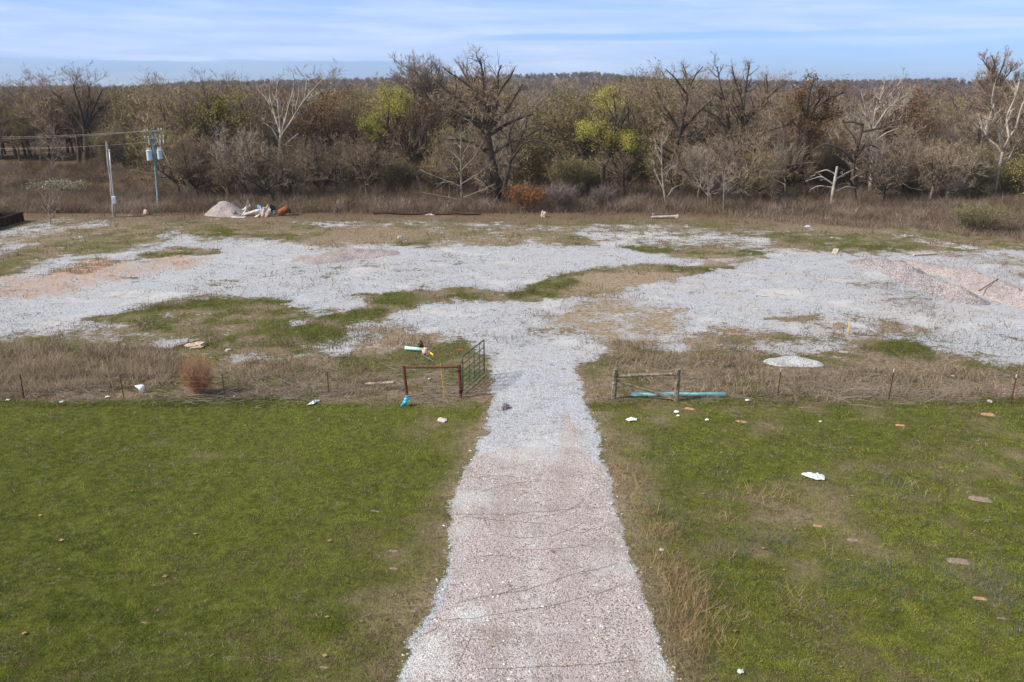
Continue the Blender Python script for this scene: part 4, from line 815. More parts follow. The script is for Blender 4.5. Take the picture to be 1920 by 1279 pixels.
# the crowded wood behind: ten kinds, copied
def generic(seed, name, bark, tw, leaf, habit, h=12.0, **kw):
    rg = np.random.default_rng(seed); mains = []
    if habit == 'spread':
        lx, ly = rg.normal(size=2) * 0.5
        fork = h * rg.uniform(.24, .34); top = np.array([lx, ly, fork]); mains.append(([(0, 0, -.2), (lx * .3, ly * .3, fork * .5), tuple(top)], .26, .2))
        n = 7
        for k in range(n):
            a = k * 2.4 + rg.uniform(-.4, .4); rad = h * rg.uniform(.2, .40); zt = h * rg.uniform(.72, 1.0) if k % 3 else h * rg.uniform(.45, .6)
            e = np.array([lx + math.cos(a) * rad, ly + math.sin(a) * rad, zt]); s0 = top * np.array([1, 1, rg.uniform(.75, 1)])
            m1 = s0 + (e - s0) * .35 + np.array([math.cos(a), math.sin(a), 0]) * rad * .18 + rg.normal(size=3) * .3; m2 = s0 + (e - s0) * .7 + rg.normal(size=3) * .4
            mains.append(([s0, m1, m2, e], .13, .035))
    else:
        lx, ly = rg.normal(size=2) * 0.8
        tr = np.array([(0, 0, -.2), (lx * .2, ly * .3, h * .3), (lx * .7, ly * .5, h * .6), (lx, ly, h * .95)]); mains.append(([tuple(p) for p in tr], .18, .03))
        for k in range(8):
            f = .25 + .65 * k / 8; z = h * f; a = k * 2.4 + rg.uniform(-.4, .4); l = h * .33 * (1.15 - f) + .6
            s0 = np.array([np.interp(z, tr[:, 2], tr[:, 0]), np.interp(z, tr[:, 2], tr[:, 1]), z])
            mains.append(([s0, s0 + np.array([math.cos(a) * l * .45, math.sin(a) * l * .45, l * .45]), s0 + np.array([math.cos(a) * l * .8, math.sin(a) * l * .8, l * 1.15])], .08, .025))
    P, Rr, L = limbset(mains)
    lf = (leaf[0][0], leaf[0][1], leaf[1], leaf[2], None) if leaf else None
    r = build_tree(name, (0, 0, 0), P, Rr, L, M_[bark], tw, 'x', 'tree', None, lf, seed, S=6, **kw)
    return r
D_ = dict(dens=(1.0, 1.7, 2.2, 3.6), ratio=(.5, .52, .5), up=.13)
KINDS = {'dark': [generic(201, 'bare_tree', 'bark_dark', TWD, None, 'spread', **D_), generic(202, 'bare_tree', 'bark_dark', TWD, None, 'upright', **D_), generic(203, 'bare_tree', 'bark_dark', TWD, None, 'spread', **D_)],
         'brown': [generic(204, 'bare_tree', 'bark', TW, None, 'spread', **D_), generic(205, 'bare_tree', 'bark', TW, None, 'upright', **D_), generic(206, 'bare_tree', 'bark', TW, None, 'spread', **D_)],
         'pale': [generic(207, 'bare_tree', 'bark_grey', TWG, None, 'upright', **D_), generic(208, 'bare_tree', 'bark_grey', TWG, None, 'spread', **D_)],
         'olive': [generic(209, 'budding_tree', 'bark', TW, (OL, 4600, .15), 'spread', **D_)],
         'rusty': [generic(211, 'budding_tree', 'bark', TWR, (RB, 3500, .15), 'upright', **D_)]}
DESC = {'dark': 'dark bare tree', 'brown': 'brown bare tree', 'pale': 'pale bare tree', 'olive': 'olive-budding tree', 'rusty': 'rust-tinged budding tree'}
ZONES = [(-400, 140, 'at far left'), (140, 330, 'behind the poles'), (330, 480, 'behind the gravel heap'), (480, 640, 'behind the scrap heap'), (640, 830, 'left of the tallest tree'), (830, 1000, 'behind the tallest tree'), (1000, 1200, 'right of the tallest tree'), (1200, 1330, 'behind the twisted dark tree'), (1330, 1480, 'behind the wide-forked tree'), (1480, 1640, 'behind the dead snag'), (1640, 1800, 'beyond the gravel ridges'), (1800, 2400, 'at far right')]
used = set(); fr = random.Random(77); spots = []
for k in range(270):
    px = -90 + (2100.0) * ((k * 0.6180339) % 1.0)
    lay = (0, 1, 2, 3, 0, 1)[k % 6]
    if px < 320: by = fr.uniform(284, 303)
    else: by = [fr.uniform(366, 388), fr.uniform(322, 345), fr.uniform(298, 315), fr.uniform(280, 300)][lay]
    if not lay and (930 < px < 1290 or 1500 < px < 1650 or 690 < px < 830 or px > 1830): by = fr.uniform(332, 348)
    top = fr.gauss(180, 13) if lay else fr.uniform(245, 300)
    if 1370 < px < 1860 and lay: top = fr.uniform(198, 250) if fr.random() < .7 else top
    if 200 < px < 330: top = max(top, 178)
    top = max(top, 150); spots.append((px, by, top, lay))
for px, by, top, lay in spots:
    u = fr.random()
    kind = 'dark' if u < .26 else 'brown' if u < .58 else 'pale' if u < .80 else 'olive' if u < .94 else 'rusty'
    if 1440 < px < 1600 and u > .7: kind = 'rusty'
    src = fr.choice(KINDS[kind]); base = G(px, by); base.z = hz(base); hh_ = A(px, top, base.y).z - base.z
    if src.name in used: o = copy_tree(src)
    else: o = src; used.add(src.name)
    s_ = hh_ / 12.0; o.location = base; o.rotation_euler = (0, 0, fr.uniform(0, 6.28)); o.scale = (s_ * fr.uniform(1.05, 1.4),) * 2 + (s_,)
    zn = next(z for z in ZONES if z[0] <= px < z[1]); ly = ('low ', 'at the front of the wood ') if lay == 0 else ('', 'in the middle of the wood ') if lay == 1 else ('tall ', 'deep in the wood ')
    o['label'] = ly[0] + DESC[kind] + ' ' + ly[1] + zn[2]; o['group'] = ly[0] + DESC[kind] + 's ' + ly[1] + zn[2]
for lst in KINDS.values():
    for r_ in lst:
        if r_.name not in used:
            for ch in list(r_.children): bpy.data.objects.remove(ch)
            bpy.data.objects.remove(r_)
# specific leafing bushes and crowns seen in the belt
def shrub(name, label, px, py, wpx, hpx, n, c0, c1, seed, leaf=None, leafn=0, lsz=.12, wmul=1.0, cat='shrub', spread=0.75, ball=False):
    rg = np.random.default_rng(seed); b = on(px, py); s = b.y / CT / F; w_ = wpx * s / 2; h_ = hpx * s
    root = empty(name, b, label, cat)
    m_ = max(24, n // (14 if not ball else 9)); a = rg.random(m_) * 6.28; rr = np.sqrt(rg.random(m_)); st = np.stack([np.cos(a) * rr * w_ * .35, np.sin(a) * rr * w_ * .35, np.zeros(m_)], 1)
    en = np.stack([np.cos(a) * rr * w_ * .9, np.sin(a) * rr * w_ * .9, h_ * (0.45 + .5 * np.sqrt(1 - rr ** 2 * .8)) * (0.75 + .3 * rg.random(m_))], 1)
    if ball:
        u = norm(rg.normal(size=(m_, 3))) * (0.80 + .25 * rg.random((m_, 1))); st = st * .5; en = np.stack([u[:, 0] * w_, u[:, 1] * w_, np.maximum(h_ * (.5 + .46 * u[:, 2]), .02)], 1)
    mid = (st + en) / 2 + np.array([0, 0, h_ * .12]) + rg.normal(size=(m_, 3)) * w_ * .06
    P = np.stack([st, mid, en], 1); R0 = np.linspace(1, .3, 3)[None] * (0.012 + .006 * s / .06) * np.ones((m_, 1)) * min(1, wmul)
    V, Q = tubes(P, R0, 4); mk('stems', V, Q, M_['bark_grey'] if c1[0] > .3 else M_['bark'], root)
    pi = rg.integers(0, m_, n); t_ = rg.random(n); t2 = (t_ * 2)
    pos = np.where((t_ < .5)[:, None], st[pi] + (mid[pi] - st[pi]) * t2[:, None], mid[pi] + (en[pi] - mid[pi]) * (t2 - 1)[:, None])
    D = norm(norm(en[pi] - st[pi]) + rg.normal(size=(n, 3)) * spread)
    V, T = blades(rg, pos, D, h_ * (.12 + .22 * rg.random(n)), np.full(n, s * .38 * wmul)); c = np.repeat(lerpc(c0, c1, rg.random(n)), 3, 0)
    mk('twigs', V, T, M_['twig'], root, col=c)
    if leaf:
        k = rg.integers(0, n, leafn); lp = pos[k] + D[k] * (h_ * .2 * rg.random(leafn))[:, None] + rg.normal(size=(leafn, 3)) * h_ * .03
        V, T = blades(rg, lp, norm(rg.normal(size=(leafn, 3))), lsz * (.6 + .8 * rg.random(leafn)), lsz * np.ones(leafn) * .8)
        mk('foliage', V, T, M_['twig'], root, col=np.repeat(lerpc(leaf[0], leaf[1], rg.random(leafn)), 3, 0))
    return root
shrub('shrub', 'shrub holding rust-orange dead leaves at the foot of the arching tree', 985, 396, 90, 48, 1500, (.12, .07, .04), (.22, .13, .08), 301, ((.22, .085, .03), (.42, .18, .07)), 2600, .13)
shrub('shrub', 'dense purple-grey twiggy shrub right of the rust-leaved shrub', 1052, 396, 74, 52, 3200, (.12, .09, .085), (.27, .21, .20), 302)
shrub('shrub', 'second purple-grey twiggy shrub under the S-curved leafing tree', 1130, 394, 60, 46, 2200, (.12, .09, .085), (.25, .20, .19), 303)
shrub('shrub', 'broad low shrub misted with cream blossom at the far left', 112, 362, 118, 34, 2600, (.16, .13, .10), (.30, .26, .2), 304, ((.36, .34, .24), (.60, .57, .44)), 2400, .13)
shrub('shrub', 'dense rounded olive-brown bush at the right edge of the wood', 1835, 432, 120, 50, 3600, (.12, .10, .06), (.26, .22, .14), 305, ((.10, .10, .045), (.22, .21, .10)), 2600, .11)
shrub('shrub', 'tiny dark green cedar bush in the brush left of centre', 655, 391, 10, 14, 500, (.03, .04, .015), (.07, .08, .03), 306, ((.03, .045, .015), (.06, .075, .025)), 500, .07)
shrub('shrub', 'thicket shrub tinged yellow-green below the white forked sycamore', 1815, 380, 90, 105, 3200, (.12, .09, .06), (.24, .19, .12), 307, ((.17, .17, .035), (.32, .30, .07)), 3200, .13)
shrub('blossom_tree', 'small tree speckled with white blossom below the white-limbed sycamore', 612, 345, 70, 62, 2200, (.14, .10, .08), (.26, .2, .16), 308, ((.5, .46, .42), (.8, .76, .72)), 650, .12, cat='tree')
shrub('leafing_tree', 'round yellow-green leafing small tree below the olive budding tree', 478, 345, 95, 92, 3000, (.12, .09, .06), (.22, .17, .12), 309, ((.15, .15, .03), (.29, .27, .06)), 5200, .15, cat='tree')
shrub('leafing_tree', 'olive green leafing small tree at the foot of the white-limbed sycamore', 570, 350, 92, 92, 3000, (.12, .09, .06), (.22, .17, .12), 310, ((.14, .14, .03), (.27, .25, .06)), 4800, .15, cat='tree')
shrub('leafing_tree', 'bright green leafing crown on the skyline left of the white-limbed sycamore', 452, 300, 70, 140, 2600, (.12, .09, .06), (.22, .17, .12), 311, ((.19, .20, .03), (.35, .34, .06)), 5200, .20, cat='tree')
shrub('leafing_tree', 'yellow-green leafing tree seen between the right-hand pair of tall trees', 1345, 335, 90, 115, 2800, (.12, .09, .06), (.22, .17, .12), 312, ((.19, .20, .04), (.36, .34, .08)), 4600, .18, cat='tree')
shrub('leafing_tree', 'olive leafing tree on the skyline between the pole and the dark budding tree', 262, 310, 90, 130, 2600, (.12, .09, .06), (.22, .17, .12), 313, ((.15, .14, .04), (.28, .26, .07)), 4200, .18, cat='tree')
shrub('leafing_tree', 'faint green leafing tree hiding behind the thin whitish stems', 1208, 345, 62, 120, 2200, (.12, .09, .06), (.22, .17, .12), 314, ((.16, .17, .04), (.30, .29, .08)), 3200, .16, cat='tree')
shrub('leafing_tree', 'faint green leafing tree just behind the arching tree', 985, 350, 90, 125, 2600, (.12, .09, .06), (.22, .17, .12), 315, ((.15, .15, .035), (.29, .27, .07)), 3600, .16, cat='tree')
shrub('leafing_tree', 'small olive leafing tree low between the arching tree and the S-curved tree', 1062, 372, 88, 84, 2600, (.12, .09, .06), (.22, .17, .12), 316, ((.14, .14, .035), (.26, .24, .07)), 3600, .15, cat='tree')

for k_, (px, py, w_, h_, lb, c_) in enumerate([
    (350, 345, 80, 70, 'muted olive leafing small tree left of the dark budding tree', 0), (432, 338, 80, 66, 'muted olive leafing small tree right below the dark budding tree', 0), (655, 350, 90, 88, 'olive-brown leafing small tree left of the leaning yellow-green tree', 0),
    (748, 362, 80, 78, 'olive leafing small tree below the leaning yellow-green tree', 0), (822, 358, 70, 84, 'olive-brown leafing small tree behind the whorled pale sycamore', 0), (905, 350, 80, 92, 'dull olive leafing tree behind the trunk of the tallest tree', 0),
    (1120, 362, 90, 80, 'olive leafing small tree behind the S-curved trunk', 0), (1245, 345, 80, 100, 'yellow-tinged leafing tree behind the twisted dark tree', 1), (1300, 352, 70, 96, 'olive leafing small tree between the two right-hand dark trees, left of the gap', 0),
    (1425, 350, 90, 84, 'olive-brown leafing small tree right of the wide-forked tree', 0), (1478, 352, 80, 90, 'yellow-tinged leafing tree left of the rusty budding tree', 1), (1550, 350, 90, 110, 'rust-brown budding small tree behind the dead snag', 2), (1590, 335, 80, 120, 'rust-brown budding tree right behind the bowed dark tree', 2),
    (1690, 362, 90, 74, 'dull olive leafing small tree beyond the gravel ridges', 0), (1900, 372, 90, 90, 'yellow-tinged leafing small tree under the far right sycamore', 1), (215, 312, 80, 84, 'dull olive leafing tree right of the large dark tree at far left', 0)]):
    L_ = (OL, YG, RB)[c_]; shrub('leafing_tree', lb, px, py + 5, w_ * 1.05, h_ * .95, 3600, (.13, .10, .07), (.26, .205, .15), 340 + k_, (L_[0], L_[1]), 3000 if c_ != 1 else 3800, .125, cat='tree')
# undergrowth beneath and in front of the wood
rg = np.random.default_rng(401)
n = 5600; px = -200 + 2320 * rg.random(n); py = np.where(px < 320, 312 + 92 * rg.random(n) ** .8, 300 + 100 * rg.random(n) ** .65)
edge_ = np.where(px > 1400, 400 + (px - 1400) * 0.075, 398); py = np.minimum(py, edge_ + 0 * px) + np.where(px > 1400, (px - 1400) * .06, 0) * (rg.random(n) < .6)
x, y, dz_ = ray(px, py); tt = H / (-dz_); x = x * tt; y = y * tt; bz = hgt(x, y)
nb_ = 105; N = n * nb_; bh = (0.8 + 1.3 * rg.random(n) ** 1.5) * np.where(((px < 330) & (py > 330)) | (py > 378), .8, np.where(py < 350, 1.05, 1.15)); br_ = .5 + .8 * rg.random(n)
kx = np.repeat(x, nb_) + rg.normal(size=N) * np.repeat(br_, nb_) * .6; ky = np.repeat(y, nb_) + rg.normal(size=N) * np.repeat(br_, nb_) * .6; kz = np.repeat(bz, nb_) + np.repeat(bh, nb_) * rg.random(N) * .55
D = norm(np.stack([rg.normal(size=N) * .55, rg.normal(size=N) * .55, .75 + .0 * kx], 1)); Lb = np.repeat(bh, nb_) * (.3 + .5 * rg.random(N))
V, T = blades(rg, np.stack([kx, ky, kz], 1), D, Lb, mppv(ky) * .42)
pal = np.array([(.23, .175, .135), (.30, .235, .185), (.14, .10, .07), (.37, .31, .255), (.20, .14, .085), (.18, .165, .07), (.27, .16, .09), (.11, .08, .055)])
ci = rg.choice(8, n, p=[.24, .18, .14, .16, .09, .05, .04, .10]); c = np.repeat(pal[ci] * np.where(py < 384, .72, 1.0)[:, None], nb_, 0) * (0.6 + .8 * rg.random((N, 1)))  # shade deeper in the thicket put into the colour: farther brush is darker
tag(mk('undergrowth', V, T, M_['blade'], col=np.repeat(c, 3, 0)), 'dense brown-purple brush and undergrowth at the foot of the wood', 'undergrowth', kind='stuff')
# dry pinkish grass band at the yard's far edge
x, y = pick(240000, -200, 2120, 366, 470); px, py = to_px(x, y)
e2 = np.interp(px, [-200, 60, 180, 300, 420, 900, 1200, 1400, 1560, 1760, 1920, 2120], [380, 392, 400, 402, 404, 400, 402, 410, 424, 436, 456, 480])
py_n = py + (fbm(x * .4, y * .4) - .5) * 16
keep = (py_n < e2) & (rg.random(len(x)) < np.clip((fbm(x * .5 + 9, y * .5) - .25) * 2, .1, 1)); x, y = x[keep], y[keep]
V, T, c = bladefield('e', x, y, .25, .85, .8, lambda x, y, r_: lerpc((.13, .095, .075), (.37, .285, .235), r_.random(len(x)) ** 1.2) * (.7 + .6 * fbm(x * .3, y * .3)[:, None]), .45, 12)
tag(mk('tall_dry_grass', V, T, M_['blade'], col=c), 'tall pinkish-brown dry grass along the far edge of the gravel yard', 'dry grass', kind='stuff')

# far woodland beyond the plain
rg = np.random.default_rng(402)
n = 13000; d = np.where(rg.random(n) < .45, 385 + 120 * rg.random(n), 480 * (2200 / 480) ** rg.random(n)); az_ = (rg.random(n) - .5) * 1.5
x = np.tan(az_) * d; y = d * 1.0; n2_ = 3600
y2 = 185 + 150 * rg.random(n2_); x2 = (-.75 + 1.0 * rg.random(n2_)) * y2 * 1.0
k2 = (x2 / y2 < .14 + .1 * (rg.random(n2_) - .5)); x2, y2 = x2[k2], y2[k2]
x = np.concatenate([x, x2]); y = np.concatenate([y, y2]); n = len(x); gz_ = hgt(x, y)
hgt_t = (8.5 + 4.0 * rg.random(n)) * np.where(y > 500, .95, 1) * (.85 + .3 * fbm(x * .01, y * .01)); nb_ = 64; N = n * nb_
ced = (fbm(x * .012 + 50, y * .006 + 9) > .60) & (y > 600) & (rg.random(n) < .7)
hgt_t = np.where(ced, hgt_t * .8, hgt_t); cr = hgt_t * np.where(ced, .26, .36)
u = norm(rg.normal(size=(N, 3))) * (rg.random((N, 1)) ** .4); H_ = np.repeat(hgt_t, nb_); C_ = np.repeat(cr, nb_)
pos = np.stack([np.repeat(x, nb_) + u[:, 0] * C_ * .75, np.repeat(y, nb_) + u[:, 1] * C_ * .75, np.repeat(gz_, nb_) + H_ * (.44 + .36 * u[:, 2])], 1)
D = norm(np.stack([u[:, 0] * .8, u[:, 1] * .8, .8 + .5 * u[:, 2]], 1) + rg.normal(size=(N, 3)) * .25)
V, T = blades(rg, pos, D, H_ * (.14 + .14 * rg.random(N)), np.repeat(np.clip(y / 1500, .14, .9), nb_))
pal = np.array([(.165, .125, .110), (.20, .155, .138), (.135, .10, .085), (.235, .19, .17), (.19, .13, .09), (.17, .16, .08)])
c = pal[rg.choice(6, n, p=[.32, .25, .2, .13, .06, .04])]; c = np.where(ced[:, None], np.array([(.028, .042, .018)]), c)
c = np.repeat(c, nb_, 0) * (.65 + .7 * rg.random((N, 1)))
tag(mk('far_woodland', V, T, M_['blade'], col=np.repeat(c, 3, 0)), 'far-off brown bare woodland covering the plain and low hills to the horizon', 'woodland', kind='stuff')
# ------------------------------------------------------------------ fences, gate, braces
def tube_obj(name, segs, m, parent=None, S=8, smooth=True):
    """segs: list of (points, radius)"""
    VS = []; QS = []; o = 0
    for pts, r in segs:
        V, Q = tube_path(pts, r, S); k = len(pts); cap0 = np.arange(S)[::-1] + o; cap1 = np.arange(S) + (k - 1) * S + o
        VS.append(V); QS.append(Q + o); QS.append(np.array([cap0])) if S == 4 else None; QS.append(np.array([cap1])) if S == 4 else None
        if S != 4: CAP.append((cap0, cap1))
        o += len(V)
    polys = [np.concatenate([q for q in QS if q.shape[1] == 4])]
    if S != 4 and CAP: polys.append(np.array([c for pr in CAP for c in pr]))
    CAP.clear()
    return mk(name, np.concatenate(VS), polys, m, parent, smooth=smooth)
CAP = []
def vpost(px0, py0, px1, py1):
    """post from ground px0,py0 up to photo px1,py1 at the same distance"""
    b = on(px0, py0); t_ = A(px1, py1, b.y); return b, t_
def t_post(b, top, parent, tip):
    root = parent; d = top - b
    bm = bmesh.new(); L = d.length
    add_box(bm, (0, 0, L / 2), (.038, .006, L)); add_box(bm, (0, -.020, L / 2), (.006, .034, L))
    k = .12
    while k < L - .06: add_box(bm, (0, .006, k), (.016, .008, .014)); k += .09
    bmesh.ops.transform(bm, matrix=d.to_track_quat('Z', 'Y').to_matrix().to_4x4(), verts=bm.verts)
    o = bm_obj('post', bm, M_['rust'], root, loc=b)
    if tip:
        bm = bmesh.new(); add_box(bm, (0, 0, L - .05), (.042, .010, .14)); add_box(bm, (0, -.021, L - .05), (.010, .04, .14))
        bmesh.ops.transform(bm, matrix=d.to_track_quat('Z', 'Y').to_matrix().to_4x4(), verts=bm.verts)
        bm_obj('tip', bm, M_['porcelain'], o)
    return o
def wire_fence(label, posts, ends, tip, mesh=True, seed=1):
    rr = random.Random(seed); root = empty('wire_fence', posts[0][0], label, 'fence'); o0 = posts[0][0]
    for b, t_ in posts: t_post(b - o0, t_ - o0, root, tip)
    line = sorted([p[0] for p in posts] + ends, key=lambda v: v.x)
    segs = []
    for z in ((.12, .32, .52, .74, .98, 1.18) if mesh else (.25, .55, .85, 1.12)):
        pts = []
        for a, b in zip(line[:-1], line[1:]):
            for k in range(6): f = k / 6; p = a.lerp(b, f); pts.append(p + Vector((0, rr.uniform(-.01, .01), z - .05 * math.sin(math.pi * f) * (1 if z > .6 else .4))) - o0)
        pts.append(line[-1] + Vector((0, 0, z)) - o0); segs.append((pts, .0038))
    tube_obj('wire', segs, M_['wire'], root, 4)
    if mesh:
        segs = []; x = line[0].x
        while x < line[-1].x:
            j = max(i for i in range(len(line) - 1) if line[i].x <= x + 1e-6); a, b = line[j], line[j + 1]; p = a.lerp(b, (x - a.x) / (b.x - a.x)) - o0
            segs.append(([p + Vector((0, 0, .1)), p + Vector((rr.uniform(-.02, .02), 0, .98))], .0026)); x += .3
        tube_obj('mesh_stay', segs, M_['wire'], root, 4)['kind'] = 'stuff'
    return root
LP = [vpost(45, 750, 37, 702), vpost(233, 747, 225, 703), vpost(423, 753, 417, 702), vpost(618, 743, 614, 697)]
wire_fence('sagging wire fence on rusty T-posts left of the drive', LP, [on(-160, 752), on(-420, 752), on(763, 744)], False, False, 3)
RP = [vpost(1457, 744, 1464, 692), vpost(1665, 752, 1676, 693), vpost(1894, 759, 1906, 703)]
wire_fence('woven wire fence on red-brown T-posts with white tips right of the drive', RP, [on(1269, 752), on(2110, 763), on(2350, 768)], True, True, 4)

# rusty pipe brace
a0, a1 = vpost(764, 744, 757, 686); b0, b1 = vpost(864, 768 - 22, 861, 685)
o0 = a0.copy(); r = empty('pipe_brace', o0, 'rusty brown pipe H-brace of two posts and a top rail by the green gate', 'fence brace')
def pipe_post(nm, p, q, rad, par, m):
    bm = bmesh.new(); add_cyl(bm, p, q, rad, seg=14); return bm_obj(nm, bm, m, par, smooth=False)
pipe_post('post', a0 - o0 - Vector((0, 0, .2)), a1 - o0, .062, r, M_['rust']); pipe_post('post', b0 - o0 - Vector((0, 0, .2)), b1 - o0 + Vector((0, 0, .03)), .072, r, M_['rust'])
u0 = (a1 - o0) - Vector((-.062, 0, .07)); u1 = (b1 - o0) - Vector((.072, 0, .07)); pipe_post('rail', u0, u1, .05, r, M_['rust'])
bm = bmesh.new(); add_cyl(bm, b0 - o0 + Vector((.0, 0, .25)), b0 - o0 + Vector((.0, 0, .33)), .085, seg=14); add_cyl(bm, b1 - o0 + Vector((0, 0, -.26)), b1 - o0 + Vector((0, 0, -.2)), .084, seg=14); bm_obj('band', bm, M_['rust_dark'], r)

# green tube gate, swung open away from the camera
g0 = G(868, 738); g1 = G(908, 703); g0.z = g1.z = .12
t0_ = A(866, 669, g0.y); hgate = max(1.25, min(1.75, t0_.z - .12)); o0 = Vector((g0.x, g0.y, hz(g0)))
r = empty('farm_gate', o0, 'green tubular steel farm gate swung open beside the drive', 'gate'); v0 = Vector((0, 0, .12)); d = g1 - g0; d.z = 0; up_ = Vector((0, 0, hgate))
ln = d.length; c_ = .10; dn = d.normalized()
fr_pts = [v0 + dn * 0 + Vector((0, 0, 0)), v0 + dn * 0 + up_ * .93, v0 + dn * c_ + up_]
tube_obj('frame', [([v0, v0 + up_ * .92, v0 + dn * c_ * .3 + up_ * .985, v0 + dn * c_ + up_], .028), ([v0 + d * 1, v0 + d + up_ * .94, v0 + d + up_], .028), ([v0, v0 + d], .028)], M_['green_paint'], r)
tube_obj('top_rail', [([v0 + dn * c_ * .6 + up_ * 1.0, v0 + d + up_ * 1.0], .030)], M_['rail_brown'], r)
for f in (.13, .27, .42, .58, .78): tube_obj('bar', [([v0 + dn * .02 + up_ * f, v0 + d - dn * .02 + up_ * f], .021)], M_['green_paint'], r)
for f in (.27, .5, .75):
    bm = bmesh.new(); p = v0 + d * f + up_ * .5; rot = dn.to_track_quat('X', 'Z').to_matrix(); add_box(bm, p + Vector((.026, 0, 0)), (.06, .012, hgate * .97), rot); bm_obj('brace_strap', bm, M_['green_paint'], r)
bm = bmesh.new()
for z in (.35, hgate - .25): add_cyl(bm, v0 + Vector((-.12, 0, z)), v0 + Vector((-.01, 0, z)), .014, seg=8); add_cyl(bm, v0 + Vector((0, 0, z - .05)), v0 + Vector((0, 0, z + .05)), .036, seg=10)
bm_obj('hinge', bm, M_['rust'], r)

# yellow stake leaning on the pipe brace
b, t_ = vpost(834, 744, 826, 680); bm = bmesh.new(); add_cyl(bm, (0, 0, -.1), t_ - b, .017, .013, seg=8)
tag(bm_obj('stake', bm, M_['yellow'], loc=b + Vector((0, -.09, 0))), 'thin dull yellow rod standing against the rusty pipe rail', 'stake')
b, t_ = vpost(1590, 625, 1593, 598); bm = bmesh.new(); add_box(bm, (t_ - b) / 2, (.05, .02, (t_ - b).length), (t_ - b).to_track_quat('Z', 'Y').to_matrix())
tag(bm_obj('stake', bm, M_['yellow_bright'], loc=b), 'short bright yellow survey stake standing in the gravel yard', 'stake')

# wooden brace
def log(bm, p, q, r0, r1, seed=1, seg=12, knots=6, jit=.07):
    rr = np.random.default_rng(seed); p = np.array(p, float); q = np.array(q, float); K = 9; P = p[None] + (q - p)[None] * np.linspace(0, 1, K)[:, None]
    L = np.linalg.norm(q - p); P[1:-1] += rr.normal(size=(K - 2, 3)) * L * .004
    R_ = np.linspace(r0, r1, K) * (1 + rr.normal(size=K) * .04); V, Q = tubes(P[None], R_[None], seg)
    V = V + rr.normal(size=V.shape) * r0 * jit; vs = [bm.verts.new(tuple(v)) for v in V]
    for f in Q: bm.faces.new([vs[i] for i in f])
    bm.faces.new(vs[:seg][::-1]); bm.faces.new(vs[-seg:])
a0, a1 = vpost(1150, 748, 1154, 692); b0, b1 = vpost(1268, 753, 1271, 692); o0 = a0.copy()
r = empty('wooden_brace', o0, 'weathered wooden H-brace of round posts with rail and diagonal right of the drive', 'fence brace')
for k, (p, q, s_) in enumerate(((a0, a1, 5), (b0, b1, 6))):
    bm = bmesh.new(); log(bm, p - o0 - Vector((0, 0, .2)), q - o0, .115, .105, s_); po = bm_obj('post', bm, M_['wood'], r)
    rr = random.Random(k); segs = []
    for z in (.18, .42, .7, .92, 1.08) if k == 0 else (1.0, 1.06):
        c_ = (p - o0) + (q - p) * (z / 1.4); segs.append(([c_ + Vector((.125 * math.cos(a * math.pi / 5), .125 * math.sin(a * math.pi / 5), .01 * math.sin(a))) for a in range(11)], .006))
    for sg_ in segs: tube_obj('wire_wrap', [sg_], M_['rust_dark'], po, 5)
bm = bmesh.new(); log(bm, a1 - o0 + Vector((.10, 0, -.30)), b1 - o0 + Vector((-.10, 0, -.22)), .07, .06, 8); bm_obj('rail', bm, M_['wood'], r)
bm = bmesh.new(); log(bm, a1 - o0 + Vector((.10, .02, -.52)), b0 - o0 + Vector((-.22, .02, .10)), .055, .06, 9); bm_obj('diagonal_brace', bm, M_['wood'], r)
tube_obj('brace_wire', [([a1 - o0 + Vector((.1, -.1, -.4)), (a1 + b0) / 2 - o0 + Vector((0, -.11, -.1)), b0 - o0 + Vector((-.1, -.1, .25))], .006), ([b1 - o0 + Vector((-.4, -.08, -.28)), b1 - o0 + Vector((-.1, -.12, -.12))], .010)], M_['rust_dark'], r, 5)

# pipes
def hollow_pipe(name, p, q, rad, m, label, cat='pipe'):
    bm = bmesh.new(); d = q - p; L = d.length; seg = 20; prof = [(rad, 0), (rad, L), (rad * .9, L), (rad * .9, 0)]; rings = []
    for r_, z in prof: rings.append([bm.verts.new((r_ * math.cos(6.28318 * k / seg), r_ * math.sin(6.28318 * k / seg), z)) for k in range(seg)])
    for i in range(4):
        a, b = rings[i], rings[(i + 1) % 4]
        for k in range(seg): bm.faces.new((a[k], a[(k + 1) % seg], b[(k + 1) % seg], b[k]))
    bmesh.ops.transform(bm, matrix=d.to_track_quat('Z', 'Y').to_matrix().to_4x4(), verts=bm.verts)
    return tag(bm_obj(name, bm, m, loc=p, smooth=True), label, cat)
p = on(1183, 744) + Vector((0, 0, .10)); q = on(1360, 745) + Vector((0, 0, .10)); hollow_pipe('plastic_pipe', p, q, .082, M_['teal'], 'long turquoise plastic pipe lying in the grass behind the wooden brace')
p = on(760, 657) + Vector((0, 0, .12)); q = on(797, 661) + Vector((0, 0, .14)); hollow_pipe('plastic_pipe', p, q, .085, M_['teal_pale'], 'short pale aqua pipe lying beyond the pipe brace, muddy along its side')

